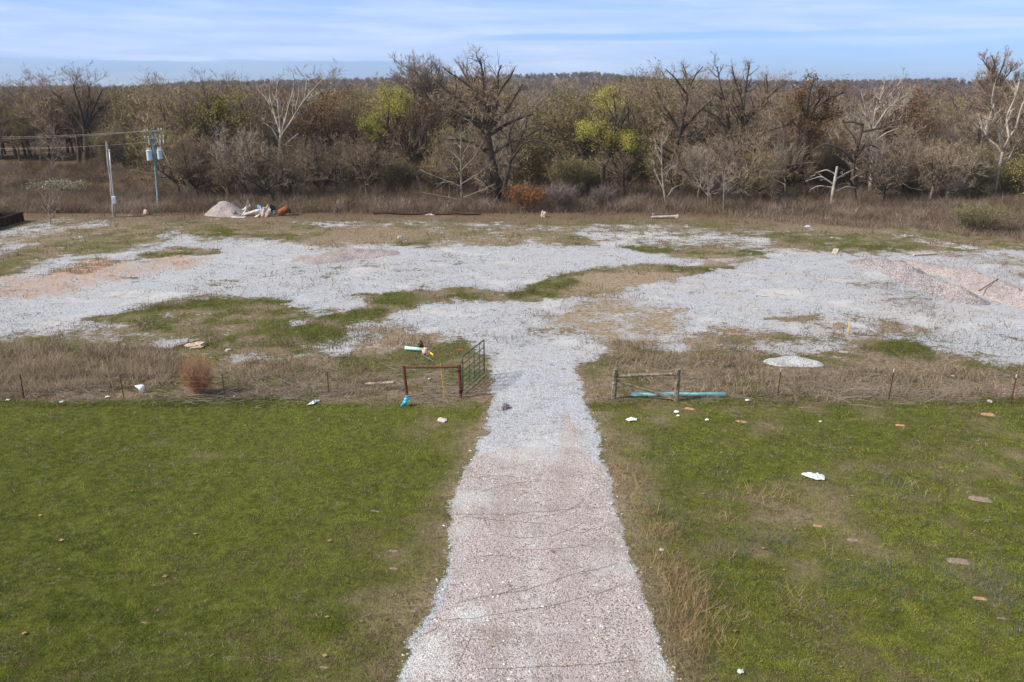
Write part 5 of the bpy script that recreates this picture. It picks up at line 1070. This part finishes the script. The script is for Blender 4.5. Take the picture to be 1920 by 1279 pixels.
# ------------------------------------------------------------------ soft and lumpy things
def lump(name, c, size, m, label, cat, seed, sub=3, rough=.35, freq=1.8, rz=0.0, flat=True, group=None, parent=None, tilt=0.0, smooth=False, fold=0.0):
    from mathutils import noise as mn
    bm = bmesh.new(); bmesh.ops.create_icosphere(bm, subdivisions=sub, radius=1.0); off = Vector((seed * 3.1, seed * 1.7, seed * .9))
    for v in bm.verts:
        n_ = v.co.normalized(); k = mn.fractal(n_ * freq + off, 1.0, 2.0, 4); rd = 1 + rough * k * 1.6
        if fold: rd *= 1 - fold * abs(math.sin(n_.x * 5 + n_.y * 3 + seed)) * .6
        v.co = Vector((n_.x * size[0] * rd, n_.y * size[1] * rd, n_.z * size[2] * rd))
        if flat and v.co.z < -size[2] * .35: v.co.z = -size[2] * .35
    bmesh.ops.transform(bm, matrix=Matrix.Rotation(rz, 4, 'Z') @ Matrix.Rotation(tilt, 4, 'Y'), verts=bm.verts)
    o = bm_obj(name, bm, m, parent, loc=Vector(c) + Vector((0, 0, size[2] * .3)), smooth=smooth)
    return tag(o, label, cat, group) if label else o
def bag(px, py, wpx, hpx, m, label, seed, outline=None, cat='plastic bag', lift=.04):
    """crumpled film: a closed folded sheet, thin but with thickness, from an outline in units of its size"""
    rr = np.random.default_rng(seed); b = on(px, py); s = mpp(py); W = wpx * s / 2; Hh = hpx * s / .42 / 2 if hpx < wpx * .8 else hpx * s / 2 * 1.5
    out = outline or [(-1, -.2), (-.6, .5), (-.1, .7), (.4, .5), (1, .6), (.8, 0), (.9, -.5), (.2, -.6), (-.4, -.9)]
    n = 14; bm = bmesh.new(); rings = []; m_ = len(out) * 4
    ob = []
    for i in range(len(out)):
        a, c = out[i], out[(i + 1) % len(out)]
        for k in range(4): ob.append((a[0] + (c[0] - a[0]) * k / 4 + rr.normal() * .03, a[1] + (c[1] - a[1]) * k / 4 + rr.normal() * .03))
    for side in (1, -1):
        lay = []
        for j in range(1, 7):
            f = j / 6
            lay.append([bm.verts.new((x_ * f * W, y_ * f * Hh, lift + side * .006 + (abs(math.sin(x_ * f * 5 + y_ * f * 3 + seed)) * .10 + abs(math.sin(y_ * f * 7 - x_ * 4 * f + seed * 2)) * .06 + rr.random() * .015) * W / .3 * (1.15 - f) * .9)) for x_, y_ in ob])
        cc_ = bm.verts.new((0, 0, lift + .05 + side * .006))
        for k in range(m_):
            kk = (k + 1) % m_; f_ = (cc_, lay[0][k], lay[0][kk]); bm.faces.new(f_ if side > 0 else f_[::-1])
            for j in range(5):
                f_ = (lay[j][k], lay[j + 1][k], lay[j + 1][kk], lay[j][kk]); bm.faces.new(f_ if side > 0 else f_[::-1])
        rings.append(lay[-1])
    for k in range(m_): kk = (k + 1) % m_; bm.faces.new((rings[0][k], rings[1][k], rings[1][kk], rings[0][kk]))
    return tag(bm_obj('plastic_bag' if cat == 'plastic bag' else 'litter', bm, m, loc=b), label, cat)
def upbag(px, py, top, wpx, m, label, outline, seed):
    """bag caught upright in the weeds: photo outline given at its own distance, real thickness"""
    b = on(px, py); s = b.y / CT / F; rr = np.random.default_rng(seed); bm = bmesh.new(); fr_ = []; bk = []
    o = []
    for i in range(len(outline)):
        a, c = outline[i], outline[(i + 1) % len(outline)]
        for k in range(3): o.append((a[0] + (c[0] - a[0]) * k / 3, a[1] + (c[1] - a[1]) * k / 3))
    cx = sum(p[0] for p in o) / len(o); cy = sum(p[1] for p in o) / len(o)
    for sgn in (-1, 1):
        L_ = []
        for f in (1, .66, .33):
            L_.append([bm.verts.new(((cx + (p[0] - cx) * f) * s, sgn * (.02 + .10 * (1 - f) + .03 * rr.random()), max(.01, (cy + (p[1] - cy) * f) * s))) for p in o])
        c0 = bm.verts.new((cx * s, sgn * .12, cy * s)); n = len(o)
        for j in range(2):
            for k in range(n):
                q = (L_[j][k], L_[j][(k + 1) % n], L_[j + 1][(k + 1) % n], L_[j + 1][k]); bm.faces.new(q if sgn < 0 else q[::-1])
        for k in range(n): q = (L_[2][k], L_[2][(k + 1) % n], c0); bm.faces.new(q if sgn < 0 else q[::-1])
        (fr_ if sgn < 0 else bk).append(L_[0])
    a, c = fr_[0], bk[0]; n = len(a)
    for k in range(n): bm.faces.new((a[k], c[k], c[(k + 1) % n], a[(k + 1) % n]))
    return tag(bm_obj('plastic_bag', bm, m, loc=b), label, 'plastic bag')
upbag(263, 738, 722, 18, M_['plastic_white'], 'white plastic bag snagged upright in the weeds between two left-hand T-posts', [(-9, 15), (-4, 15), (4, 17), (9, 15), (9, 8), (6, 1), (3, 0), (0, 4), (-3, 11)], 3)
def mat_patch():
    m = bpy.data.materials.new('printed_blue_bag'); m.use_nodes = True; t = NT(m.node_tree); tc = t.n('ShaderNodeTexCoord').outputs['Object']
    n1_ = t.noise(tc, 5.5, 1, .4, .6); sx = t.n('ShaderNodeSeparateXYZ', {0: tc}).outputs
    c = t.mix(t.rng(n1_, .53, .56), (.02, .40, .62), (.75, .85, .88)); c = t.mix(t.mul(t.rng(sx[0], .06, .08), t.rng(sx[2], .24, .22)), c, (.70, .60, .05)); c = t.mix(t.rng(sx[2], .34, .38), c, (.02, .30, .55))
    bs = t.n('ShaderNodeBsdfPrincipled', {'Base Color': c, 'Roughness': .35}); t.t.links.new(bs.outputs[0], t.n('ShaderNodeOutputMaterial').inputs[0]); return m
upbag(761, 761, 738, 20, mat_patch(), 'bright blue and white printed bag at the foot of the rusty brace post', [(-10, 0), (4, 0), (8, 5), (9, 13), (4, 21), (0, 20), (-4, 12), (-7, 5)], 4)
bag(588, 757, 20, 12, M_['plastic_white'], 'crumpled white plastic bag on the grass below the last left-hand T-post', 5, [(-1, -.9), (-.5, .1), (.1, .8), (.9, 1), (1, .6), (.5, .2), (.3, -.4), (-.2, -.6)])
bag(1526, 896, 40, 13, M_['plastic_clear'], 'torn milky plastic film lying alone in the right-hand grass field', 6, [(-1, .8), (-.7, .9), (-.2, .2), (.4, -.1), (.7, .5), (1, .3), (.95, -.2), (.8, -.9), (.2, -1), (-.5, -.3), (-1, .3)], cat='litter')
bag(1388, 1262, 13, 12, M_['plastic_clear'], 'scrap of clear film in the grass at the bottom edge right of the drive', 7, cat='litter')
bag(1184, 789, 22, 7, M_['plastic_white'], 'shredded white plastic at the right margin of the drive below the wooden brace', 8, cat='litter')
bag(1268, 775, 10, 6, M_['plastic_white'], 'small white scrap just below the right wooden post', 9, cat='litter')
bag(1271, 782, 6, 4, M_['plastic_white'], 'tiny white scrap, lower one of two below the right wooden post', 19, cat='litter')
bag(1401, 753, 9, 4, M_['plastic_white'], 'small white scrap in the weeds right of the turquoise pipe end', 10, cat='litter')
bag(1325, 790, 8, 4, M_['plastic_white'], 'small pale scrap in the grass right of the orange soil patch', 11, cat='litter')
bag(1240, 1032, 10, 9, M_['plastic_clear'], 'little pale scrap among the straw at the right edge of the drive', 12, cat='litter')
bag(1514, 426, 14, 6, mat('lavender_plastic', (.45, .44, .62), var=.2), 'lavender grey plastic scrap at the far edge of the yard, right half', 13, cat='litter')
bag(15, 752, 8, 4, M_['plastic_white'], 'white scrap at the left edge of the picture below the first T-post', 14, cat='litter')
bag(116, 755, 7, 5, M_['plastic_white'], 'white scrap below the fence between the first two left-hand T-posts', 15, cat='litter')
bag(202, 747, 9, 4, M_['plastic_white'], 'white scrap in the dead stalks just left of the second T-post', 16, cat='litter')
bag(439, 746, 4, 3, M_['plastic_white'], 'speck of white litter right of the third left-hand T-post', 17, cat='litter')
bag(805, 712, 5, 3, M_['plastic_white'], 'speck of white litter seen under the rusty pipe rail', 18, cat='litter')
bag(1786, 706, 6, 4, M_['plastic_white'], 'speck of white litter behind the wire between the last two right-hand posts', 20, cat='litter')
bag(1538, 1137 - 344, 6, 3, M_['teal_pale'], 'speck of aqua litter in the grass below the right-hand fence', 21, cat='litter')
# paper cup
b = on(153, 727); bm = bmesh.new(); add_lathe(bm, [(.035, 0), (.05, .13), (.053, .132), (.046, .128), (.03, .01)], 14); bmesh.ops.transform(bm, matrix=Matrix.Rotation(R(78), 4, 'Y') @ Matrix.Scale(1.5, 4), verts=bm.verts)
tag(bm_obj('paper_cup', bm, M_['plastic_white'], loc=b + Vector((0, 0, .10)), smooth=True), 'white paper cup lying in the brown weeds left of the second T-post', 'cup')
# rocks and slabs
for px, py, w_, h_, mt, lb, sd_ in [(947, 765, 20, .16, 'stone_dark', 'dark grey rock lying on the white gravel of the drive', 1), (829, 788, 25, .05, 'stone', 'flat pale stone in the grass left of the drive', 2), (366, 650, 34, .14, 'stone_tan', 'broken tan slab above the round brown bush', 3), (428, 658, 14, .08, 'stone', 'small pale stone right of the broken tan slab', 4),
                                  (1019, 407, 14, .45, 'stone_tan', 'tan boulder at the far edge of the yard near the middle', 5), (1269, 409, 7, .3, 'stone_tan', 'tan rock at the end of the log on the far edge of the yard', 6), (1226, 403, 8, .12, 'stone', 'flat white rock left of the log on the far edge', 7), (274, 402, 16, .35, 'stone_tan', 'tan rock between the two poles', 8),
                                  (580, 468, 10, .2, 'stone_tan', 'tan rock on the yard left of the low pale mound', 9), (750, 446, 12, .15, 'stone', 'pale rock by the brush strip on the yard', 10), (1855, 755, 12, .06, 'stone', 'pale flat stone beside the rightmost T-post', 11), (1497, 681, 9, .06, 'stone_dark', 'grey stone at the right foot of the white gravel mound', 12)]:
    b = on(px, py); s = mpp(py); lump('rock', b, (w_ * s / 2, w_ * s / 2 * (.6 if w_ < 30 else .8), h_), M_[mt], lb, 'rock', sd_, sub=3, rough=.30, freq=1.5, rz=sd_)
# planks and logs
def plank(px0, py0, px1, py1, wd, th, m, label, name='plank', lift=.03):
    p, q = on(px0, py0), on(px1, py1); d = q - p; bm = bmesh.new(); add_box(bm, (0, 0, 0), (d.length, wd, th), d.to_track_quat('X', 'Z').to_matrix(), bev=.006)
    return tag(bm_obj(name, bm, m, loc=(p + q) / 2 + Vector((0, 0, th / 2 + lift))), label, 'plank')
plank(684, 722, 738, 719, .20, .06, M_['wood_pale'], 'weathered plank lying in the weeds left of the pipe brace')
plank(1564, 476, 1568, 468, .42, .06, M_['wood_pale'], 'short pale board lying on the yard near the tree line')
plank(1712, 480, 1755, 477, .22, .10, M_['wood_pale'], 'long pale board lying behind the gravel ridges')
plank(1417, 553, 1438, 556, .10, .03, M_['wood_pale'], 'thin tan lath on the white gravel, left of two')
plank(1450, 549, 1471, 554, .10, .03, M_['stone_tan'], 'thin tan lath on the white gravel, right of two')
bm = bmesh.new(); p, q = on(1222, 411), on(1266, 410); log(bm, Vector((0, 0, .16)), q - p + Vector((0, 0, .18)), .12, .14, 3); tag(bm_obj('log', bm, M_['wood_pale'], loc=p), 'pale log lying at the far edge of the yard', 'log')
bm = bmesh.new(); p, q = on(700, 402.5), on(902, 403.5); log(bm, Vector((0, 0, .12)), q - p + Vector((0, 0, .12)), .09, .09, 4); tag(bm_obj('steel_pipe', bm, M_['rust_dark'], loc=p), 'very long dark rusty pipe lying along the far edge of the yard', 'pipe')
bag(806, 404, 18, 2.5, M_['scrap'], 'flat white scrap beside the long dark pipe', 22, cat='litter')
bm = bmesh.new(); p, q = on(1833, 556), on(1868, 543); log(bm, Vector((0, 0, .35)), q - p + Vector((0, 0, .7)), .03, .02, 3, jit=.02); tag(bm_obj('metal_rod', bm, M_['rust_dark'], loc=p), 'dark bent rod sticking out of the pink gravel ridge', 'rod')
# dumped bundle beside the short pipe
b = on(799, 664); lump('sack', b, (.20, .20, .26), M_['beige'], 'beige sack slumped at the end of the short aqua pipe', 'sack', 31, rough=.35, freq=1.4, tilt=.3)
b = on(790, 653); lump('sack', b, (.14, .16, .30), M_['brown_cloth'], 'dark brown rag bundle behind the beige sack', 'sack', 32, rough=.4, freq=1.6, tilt=-.3)
p, q = on(804, 664), on(813, 668); bm = bmesh.new(); log(bm, Vector((0, 0, .12)), q - p + Vector((0, 0, .05)), .035, .05, 3, jit=.05); tag(bm_obj('plastic_tube', bm, M_['yellow_bright'], loc=p), 'yellow tube end beside the beige sack', 'tube')
p, q = on(855, 661), on(868, 662); bm = bmesh.new(); log(bm, Vector((0, 0, .14)), q - p + Vector((0, 0, .14)), .02, .02, 3, jit=.05); tag(bm_obj('strap', bm, M_['red'], loc=p), 'red strap lying in the weeds behind the open gate', 'strap')

# ------------------------------------------------------------------ mounds
def mound(name, label, line, wid, hts, m, seed, cat='gravel pile', prof=1.0, rough=.10, res=.10, amp=.7):
    """ridge along ground points; wid/hts per point; heightfield closed with its skirt in the ground"""
    rr = np.random.default_rng(seed); L = [G(*p) for p in line]; xs_ = np.array([p.x for p in L]); ys_ = np.array([p.y for p in L]); mw = max(wid) * 1.15
    gx_ = np.arange(xs_.min() - mw, xs_.max() + mw, res); gy_ = np.arange(ys_.min() - mw, ys_.max() + mw, res); X, Y = np.meshgrid(gx_, gy_); best = np.zeros(X.shape)
    Xw = X + (fbm(X * .6 + seed, Y * .6) - .5) * mw * .5; Yw = Y + (fbm(X * .6 + 40 + seed, Y * .6) - .5) * mw * .5
    n = max(len(L) - 1, 1)
    for k in range(n):
        a = np.array([xs_[k], ys_[k]]); b = np.array([xs_[min(k + 1, len(L) - 1)], ys_[min(k + 1, len(L) - 1)]]); e = b - a
        t_ = np.clip(((Xw - a[0]) * e[0] + (Yw - a[1]) * e[1]) / max(e @ e, 1e-9), 0, 1); d = np.hypot(Xw - a[0] - t_ * e[0], Yw - a[1] - t_ * e[1])
        k1 = min(k + 1, len(L) - 1); ww = wid[k] + (wid[k1] - wid[k]) * t_; hh_ = hts[k] + (hts[k1] - hts[k]) * t_
        u = np.clip(1 - d / ww, 0, 1); best = np.maximum(best, hh_ * np.where(u < .85, u / .85 * .93, .93 + .07 * np.sin((u - .85) / .15 * np.pi / 2)) ** prof)
    Z = best * (1 + (fbm(X * 1.4 + seed, Y * 1.4) - .5) * amp) + (best > .01) * (fbm(X * 3.1, Y * 3.1 + seed) - .5) * rough * 2 * np.minimum(1, best * 3)
    base = hgt(X, Y); Z = base + Z - .09 * (1 - np.clip(best / .08, 0, 1)); idx_ = np.arange(X.size).reshape(X.shape); msk = best > .004
    fm = msk[:-1, :-1] | msk[1:, :-1] | msk[1:, 1:] | msk[:-1, 1:]
    Q = np.stack([idx_[:-1, :-1], idx_[:-1, 1:], idx_[1:, 1:], idx_[1:, :-1]], -1)[fm]; us, inv = np.unique(Q, return_inverse=True)
    o = np.array([xs_.mean(), ys_.mean(), 0]); V = np.stack([X.ravel(), Y.ravel(), Z.ravel()], 1)[us] - o
    return tag(mk(name, V, inv.reshape(Q.shape), m, smooth=True, loc=tuple(o)), label, cat)
mound('gravel_pile', 'pinkish tan cone of gravel beside the scrap, at the far left of the yard', [(424, 402), (432, 402)], [2.1, 2.1], [1.32, 1.32], M_['gravel_pink'], 1, rough=.03, res=.12, amp=.12)
mound('gravel_pile', 'long grey-pink gravel ridge, left one of two at the right side of the yard', [(1622, 496), (1680, 506), (1720, 528), (1775, 548), (1822, 566)], [1.35, 1.5, 1.4, 1.4, 1.1], [.50, .72, .60, .66, .34], M_['gravel_grey'], 2)
mound('gravel_pile', 'long smooth pink gravel ridge running out of the picture on the right', [(1690, 492), (1760, 508), (1830, 528), (1890, 556), (1960, 578), (2060, 600)], [.9, 1.2, 1.6, 1.8, 1.7, 1.2], [.25, .38, .55, .66, .60, .35], M_['gravel_pink'], 4)
mound('gravel_pile', 'low white gravel mound behind the right-hand fence', [(1462, 680), (1488, 679), (1514, 681)], [.75, .9, .75], [.20, .30, .20], M_['gravel_white'], 5, rough=.03, res=.06, amp=.25, prof=.8)
mound('gravel_pile', 'low pale gravel mound in the left half of the yard', [(600, 486), (660, 478), (720, 474)], [2.2, 2.4, 1.6], [.30, .45, .25], M_['gravel_pink'], 6, rough=.04, res=.15)
for k, (px, py, w_, m_, lb) in enumerate(MSP):
    s = mpp(py); W = w_ * s / 2
    mound('dirt_mound' if 'orange' in m_ else 'dead_grass_tuft', lb, [(px - w_ * .22, py), (px + w_ * .22, py + w_ * .05)], [W * .72] * 2, [.045 + W * .07] * 2, M_[m_], 20 + k, cat='soil mound' if 'orange' in m_ else 'dead grass', rough=.02, res=.035 if py > 850 else .05)

# ------------------------------------------------------------------ round brown bush by the fence
r = shrub('dead_bush', 'round rusty-brown dead bush standing behind the left-hand fence', 375, 741, 66, 82, 5200, (.32, .13, .06), (.62, .32, .17), 330, wmul=.6, spread=.6, ball=True)

# ------------------------------------------------------------------ poles and wires
b, t_ = vpost(299, 394, 286, 245); Yp = b.y; d = t_ - b; s = Yp / CT / F
r = empty('utility_pole', b, 'green-grey utility pole with two crossarms and two transformer cans', 'utility pole'); dn = d.normalized()
bm = bmesh.new(); add_cyl(bm, (0, 0, -.3), d, .20, .12, seg=14); bm_obj('pole', bm, M_['pole_green'], r)
def rel(px, py, off=0.0): return A(px, py, Yp + off) - b
for (x0, y0, x1, y1) in ((270, 247, 304, 245), (271, 260.5, 308, 258.5)):
    bm = bmesh.new(); p, q = rel(x0, y0, -.17), rel(x1, y1, -.17); add_box(bm, (p + q) / 2, ((q - p).length, .10, .12), (q - p).to_track_quat('X', 'Z').to_matrix(), bev=.01); ca = bm_obj('crossarm', bm, M_['pole_green'], r)
    bm = bmesh.new()
    for f in (.03, .2, .8, .97):
        c0_ = p.lerp(q, f) + Vector((0, 0, .06)); M = Matrix.Translation(c0_); add_lathe(bm, [(.02, 0), (.02, .06), (.06, .08), (.035, .12), (.06, .15), (.03, .20)], 10, M)
    bm_obj('insulator', bm, M_['porcelain'], ca)
    if y0 > 250:
        for f in (.22, .78, .95):
            bm = bmesh.new(); c0_ = p.lerp(q, f) - Vector((0, .05, .06)); add_lathe(bm, [(.03, -.55), (.03, -.45), (.055, -.42), (.055, -.12), (.03, -.1), (.02, 0)], 8, Matrix.Translation(c0_)); bm_obj('fuse_cutout', bm, M_['porcelain'], ca)
bm = bmesh.new(); 
for sx_ in (-1, 1): p = rel(287, 262, -.16); add_cyl(bm, p + Vector((0, 0, -.55)), p + Vector((sx_ * .65, 0, .08)), .02, seg=6)
bm_obj('arm_brace', bm, M_['galv'], r)
for (cx, ct, cb, wpx) in ((281.5, 284, 301, 10), (300.5, 283, 298.5, 8.5)):
    c0_ = rel(cx, cb, -.10); hh_ = (cb - ct) * s; rad = wpx * s / 2; bm = bmesh.new()
    add_lathe(bm, [(rad * .94, 0), (rad, .03), (rad, hh_ - .06), (rad * 1.06, hh_ - .05), (rad * 1.06, hh_), (rad * .6, hh_ + .06)], 22, Matrix.Translation(c0_)); tr = bm_obj('transformer', bm, M_['tank'], r, smooth=False)
    bm = bmesh.new()
    for a in (.5, 2.2, 3.8): add_lathe(bm, [(.04, 0), (.04, .05), (.065, .08), (.035, .12), (.06, .15), (.03, .19), (.05, .22), (.02, .30)], 10, Matrix.Translation(c0_ + Vector((math.cos(a) * rad * .5, math.sin(a) * rad * .5, hh_ + .02))))
    bm_obj('bushing', bm, M_['porcelain'], tr)
    bm = bmesh.new(); sx_ = 1 if cx < 290 else -1; add_box(bm, c0_ + Vector((sx_ * (rad + .05), .05, hh_ * .75)), (.14, .08, .08)); add_box(bm, c0_ + Vector((sx_ * (rad + .05), .05, hh_ * .25)), (.14, .08, .08)); bm_obj('bracket', bm, M_['galv'], tr)
tube_obj('ground_wire', [([rel(292, 300, -.22), rel(293, 320, -.24), rel(296, 350, -.24), rel(298, 390, -.26)], .012), ([rel(282, 284, -.2), rel(284, 272, -.2), rel(280, 263, -.2)], .012), ([rel(300, 283, -.2), rel(303, 274, -.2), rel(304, 262, -.2)], .012)], M_['cable'], r, 5)
# wooden service pole with its riser and box
b2, t2_ = vpost(214, 407, 200, 266); Y2 = b2.y; s2 = Y2 / CT / F; d2 = t2_ - b2
r = empty('service_pole', b2, 'slim grey wooden service pole with a steel riser pipe and pale meter box', 'service pole')
bm = bmesh.new(); log(bm, Vector((0, 0, -.3)), d2, .13, .12, 5, jit=.02); bm_obj('pole', bm, M_['pole_wood'], r)
def rel2(px, py, off=0.0): return A(px, py, Y2 + off) - b2
tube_obj('riser', [([rel2(216.5, 409, -.2), rel2(213, 370, -.2), rel2(208, 320, -.2), rel2(205.2, 284, -.2)], .055)], M_['galv'], r, 10)
bm = bmesh.new(); add_lathe(bm, [(.06, 0), (.09, .04), (.09, .12), (.03, .2)], 12, Matrix.Translation(rel2(205.2, 284, -.2))); bm_obj('weatherhead', bm, M_['galv'], r)
bm = bmesh.new(); c0_ = rel2(214, 375, -.34); add_box(bm, c0_, (.36, .20, .72), bev=.02); bx_ = bm_obj('meter_box', bm, M_['white_box'], r)
bm = bmesh.new(); add_box(bm, c0_ + Vector((0, -.105, -.02)), (.30, .012, .56), bev=.003); bm_obj('box_door', bm, M_['galv'], bx_)
def wire_obj(label, pts, rad, m, name='power_line', cat='wire', group=None, sag=0.0):
    q, l = resample(pts, 24); u = np.linspace(0, 1, 24); q[:, 2] -= sag * 4 * u * (1 - u); o = q[0].copy(); V, Q = tubes((q - o)[None], np.full((1, 24), rad), 5)
    return tag(mk(name, V, Q, m, loc=tuple(o), smooth=True), label, cat, group)
wire_obj('upper thin power line running from the top crossarm off the left edge', [A(270.5, 246, Yp - .17), A(-40, 259, Yp + 14)], .007, M_['wire_pale'], sag=.25)
wire_obj('second power line just above the others, from the top crossarm off the left edge', [A(273, 245, Yp - .17), A(-40, 256.5, Yp + 15)], .008, M_['wire_pale'], sag=.2)
wire_obj('lowest faint power line running left from the pole below the crossarms', [A(286, 266, Yp - .15), A(-40, 278, Yp + 14)], .007, M_['wire_pale'], sag=.25)
wire_obj('black service cable sagging from the wooden pole to the transformer pole', [A(203, 269, Y2), A(228, 293, Y2 + 1), A(258, 317, (Y2 + Yp) / 2), A(276, 320, Yp - 1), A(292, 320.5, Yp - .2)], .035, M_['cable'], name='service_cable', cat='cable')
wire_obj('guy wire slanting down to the right from the pole top', [A(288, 248, Yp), A(318, 310, Yp - 3), G(366, 385)], .010, M_['wire_pale'], name='guy_wire', cat='wire')

# ------------------------------------------------------------------ rusty container and scrap heap
p0 = G(46, 414); p1 = G(-110, 461); h_ = A(43, 398, p0.y).z; d = p1 - p0; ex = d.normalized(); ey = Vector((0, 0, 1)).cross(ex).normalized()
if ey.x > 0: ey = -ey
o0 = p0.copy(); o0.z = 0; r = empty('rusty_container', o0, 'dark rusty steel open-top container at the left edge of the yard', 'container'); Lc, Wc = min(d.length, 11.0), 2.3
bm = bmesh.new(); rot = Matrix((ex, ey, Vector((0, 0, 1)))).transposed()
add_box(bm, ex * Lc / 2 + ey * .04 + Vector((0, 0, h_ / 2)), (Lc, .06, h_), rot); add_box(bm, ex * Lc / 2 + ey * (Wc - .04) + Vector((0, 0, h_ / 2)), (Lc, .06, h_), rot)
add_box(bm, ex * .03 + ey * Wc / 2 + Vector((0, 0, h_ / 2)), (.06, Wc - .15, h_ - .01), rot); add_box(bm, ex * (Lc - .03) + ey * Wc / 2 + Vector((0, 0, h_ / 2)), (.06, Wc - .15, h_ - .01), rot); add_box(bm, ex * Lc / 2 + ey * Wc / 2 + Vector((0, 0, .08)), (Lc - .14, Wc - .16, .06), rot)
bm_obj('body', bm, M_['rust_dark'], r)
k = .35
while k < Lc: bm = bmesh.new(); add_box(bm, ex * k + ey * (-.03) + Vector((0, 0, h_ / 2)), (.09, .08, h_ - .12), rot); bm_obj('rib', bm, M_['rust_dark'], r); k += .9
bm = bmesh.new(); add_box(bm, ex * Lc / 2 + ey * .0 + Vector((0, 0, h_ + .03)), (Lc + .1, .14, .08), rot); add_box(bm, ex * Lc / 2 + ey * Wc + Vector((0, 0, h_ + .03)), (Lc + .1, .14, .08), rot); bm_obj('rim', bm, M_['rust_dark'], r)
# scrap
def sheet(name, pts, m, label, cat, th=.03, seed=1):
    """bent sheet metal strip through photo points (px,py) at one distance with crossing width in depth"""
    rr = random.Random(seed); bm = bmesh.new(); rows = []
    b = on(pts[0][0], pts[0][1] if pts[0][1] > 395 else 405); Y = b.y + (pts[0][2] if len(pts[0]) > 2 else 0)
    for p in pts:
        v = A(p[0], p[1], Y) - b; v.z = max(v.z, .02); wv = Vector((rr.uniform(-.1, .1), .7, rr.uniform(-.05, .15))) if seed in (1, 5) else Vector((rr.uniform(.1, .3), .35, rr.uniform(.22, .5)))
        rows.append((v, v + wv, v + wv + Vector((0, 0, -th)), v + Vector((0, 0, -th))))
    R_ = [[bm.verts.new(c) for c in row] for row in rows]
    for a, c in zip(R_[:-1], R_[1:]):
        for k in range(4): bm.faces.new((a[k], a[(k + 1) % 4], c[(k + 1) % 4], c[k]))
    bm.faces.new(R_[0][::-1]); bm.faces.new(R_[-1]); bmesh.ops.recalc_face_normals(bm, faces=bm.faces)
    return tag(bm_obj(name, bm, m, loc=b), label, cat)
sheet('scrap_sheet', [(433, 409), (444, 410), (458, 409.5)], M_['scrap'], 'flat pale strip of sheet metal lying in front of the gravel heap', 'sheet metal', seed=1)
sheet('scrap_sheet', [(445, 402), (452, 397), (459, 392), (464, 391)], M_['scrap'], 'bent white panel leaning up on the gravel heap', 'sheet metal', seed=2)
sheet('scrap_sheet', [(452, 406), (458, 399), (462, 392), (461, 381)], M_['scrap'], 'white twisted strip of metal standing highest in the scrap heap', 'sheet metal', seed=3)
sheet('scrap_sheet', [(455, 405), (466, 401.5), (475, 400), (484, 401), (494, 403)], M_['scrap'], 'long buckled grey-white roof panel in the middle of the scrap heap', 'sheet metal', seed=4)
sheet('scrap_sheet', [(476, 408), (483, 406)], M_['wood_pale'], 'short pale slat in front of the buckled roof panel', 'sheet metal', seed=5)
b = on(438, 405.5); lump('scrap_block', b, (.45, .4, .35), M_['stone_dark'], 'dark grey broken block in front of the gravel heap', 'debris', 41, rough=.35)
b = on(490, 399); lump('tarp', b, (.36, .4, .58), M_['blue'], 'blue tarp bundle on the scrap heap', 'tarp', 42, rough=.4, freq=1.4)
b = on(498, 406); lump('sack', b, (.36, .3, .85), M_['beige'], 'pale orange and beige sack leaning in the scrap heap', 'sack', 43, rough=.4, freq=1.5, tilt=.35)
b = on(503, 403); lump('sack', b, (.25, .3, .5), M_['plastic_white'], 'white sack right of the beige sack in the scrap heap', 'sack', 44, rough=.35, freq=1.5, tilt=.5)
b = on(507, 400); lump('debris_bundle', b, (.45, .4, .62), M_['black'], 'black crumpled bundle right of the blue tarp', 'debris', 45, rough=.45, freq=1.6)
b = on(515, 400.5); lump('debris_bundle', b, (.28, .3, .25), M_['stone_dark'], 'small dark lump between the scrap heap and the rusty tank', 'debris', 46, rough=.35)
b = on(524, 405); q = A(540, 391.5, b.y + .3); r = empty('rusty_tank', b, 'rusty orange cylindrical tank tipped up at the right end of the scrap', 'tank'); bm = bmesh.new()
p = Vector((0, 0, .25)); d = (q - b) - p; Mx = Matrix.Translation(p) @ d.to_track_quat('Z', 'Y').to_matrix().to_4x4(); Lt = d.length
add_lathe(bm, [(.05, -.18), (.22, -.12), (.33, 0), (.36, Lt * .3), (.36, Lt * .8), (.30, Lt), (.1, Lt + .06)], 20, Mx); bm_obj('tank_body', bm, M_['rust_orange'], r, smooth=True)
bm = bmesh.new(); add_lathe(bm, [(.42, Lt * .86), (.50, Lt * .92), (.50, Lt * 1.12), (.38, Lt * 1.16)], 20, Mx); bm_obj('collar', bm, M_['rust'], r)
bm = bmesh.new(); add_cyl(bm, q - b + Vector((-.15, 0, .2)), q - b + Vector((-.2, 0, .62)), .05, seg=8); add_cyl(bm, q - b + Vector((-.32, 0, .62)), q - b + Vector((.02, 0, .66)), .05, seg=8); bm_obj('valve', bm, M_['rust_orange'], r)

# ------------------------------------------------------------------ air
bm = bmesh.new(); add_box(bm, (0, 5800, 22), (18400, 12600, 60))
hm_ = bpy.data.materials.new('thin_air'); hm_.use_nodes = True; t = NT(hm_.node_tree)
t.t.links.new(t.n('ShaderNodeVolumePrincipled', {'Color': (0.72, 0.84, 1.0), 'Density': 0.00011, 'Anisotropy': 0.2}).outputs[0], t.n('ShaderNodeOutputMaterial').inputs[1])
tag(bm_obj('haze', bm, hm_), 'thin bluish air over the distant woodland', 'haze', kind='stuff')
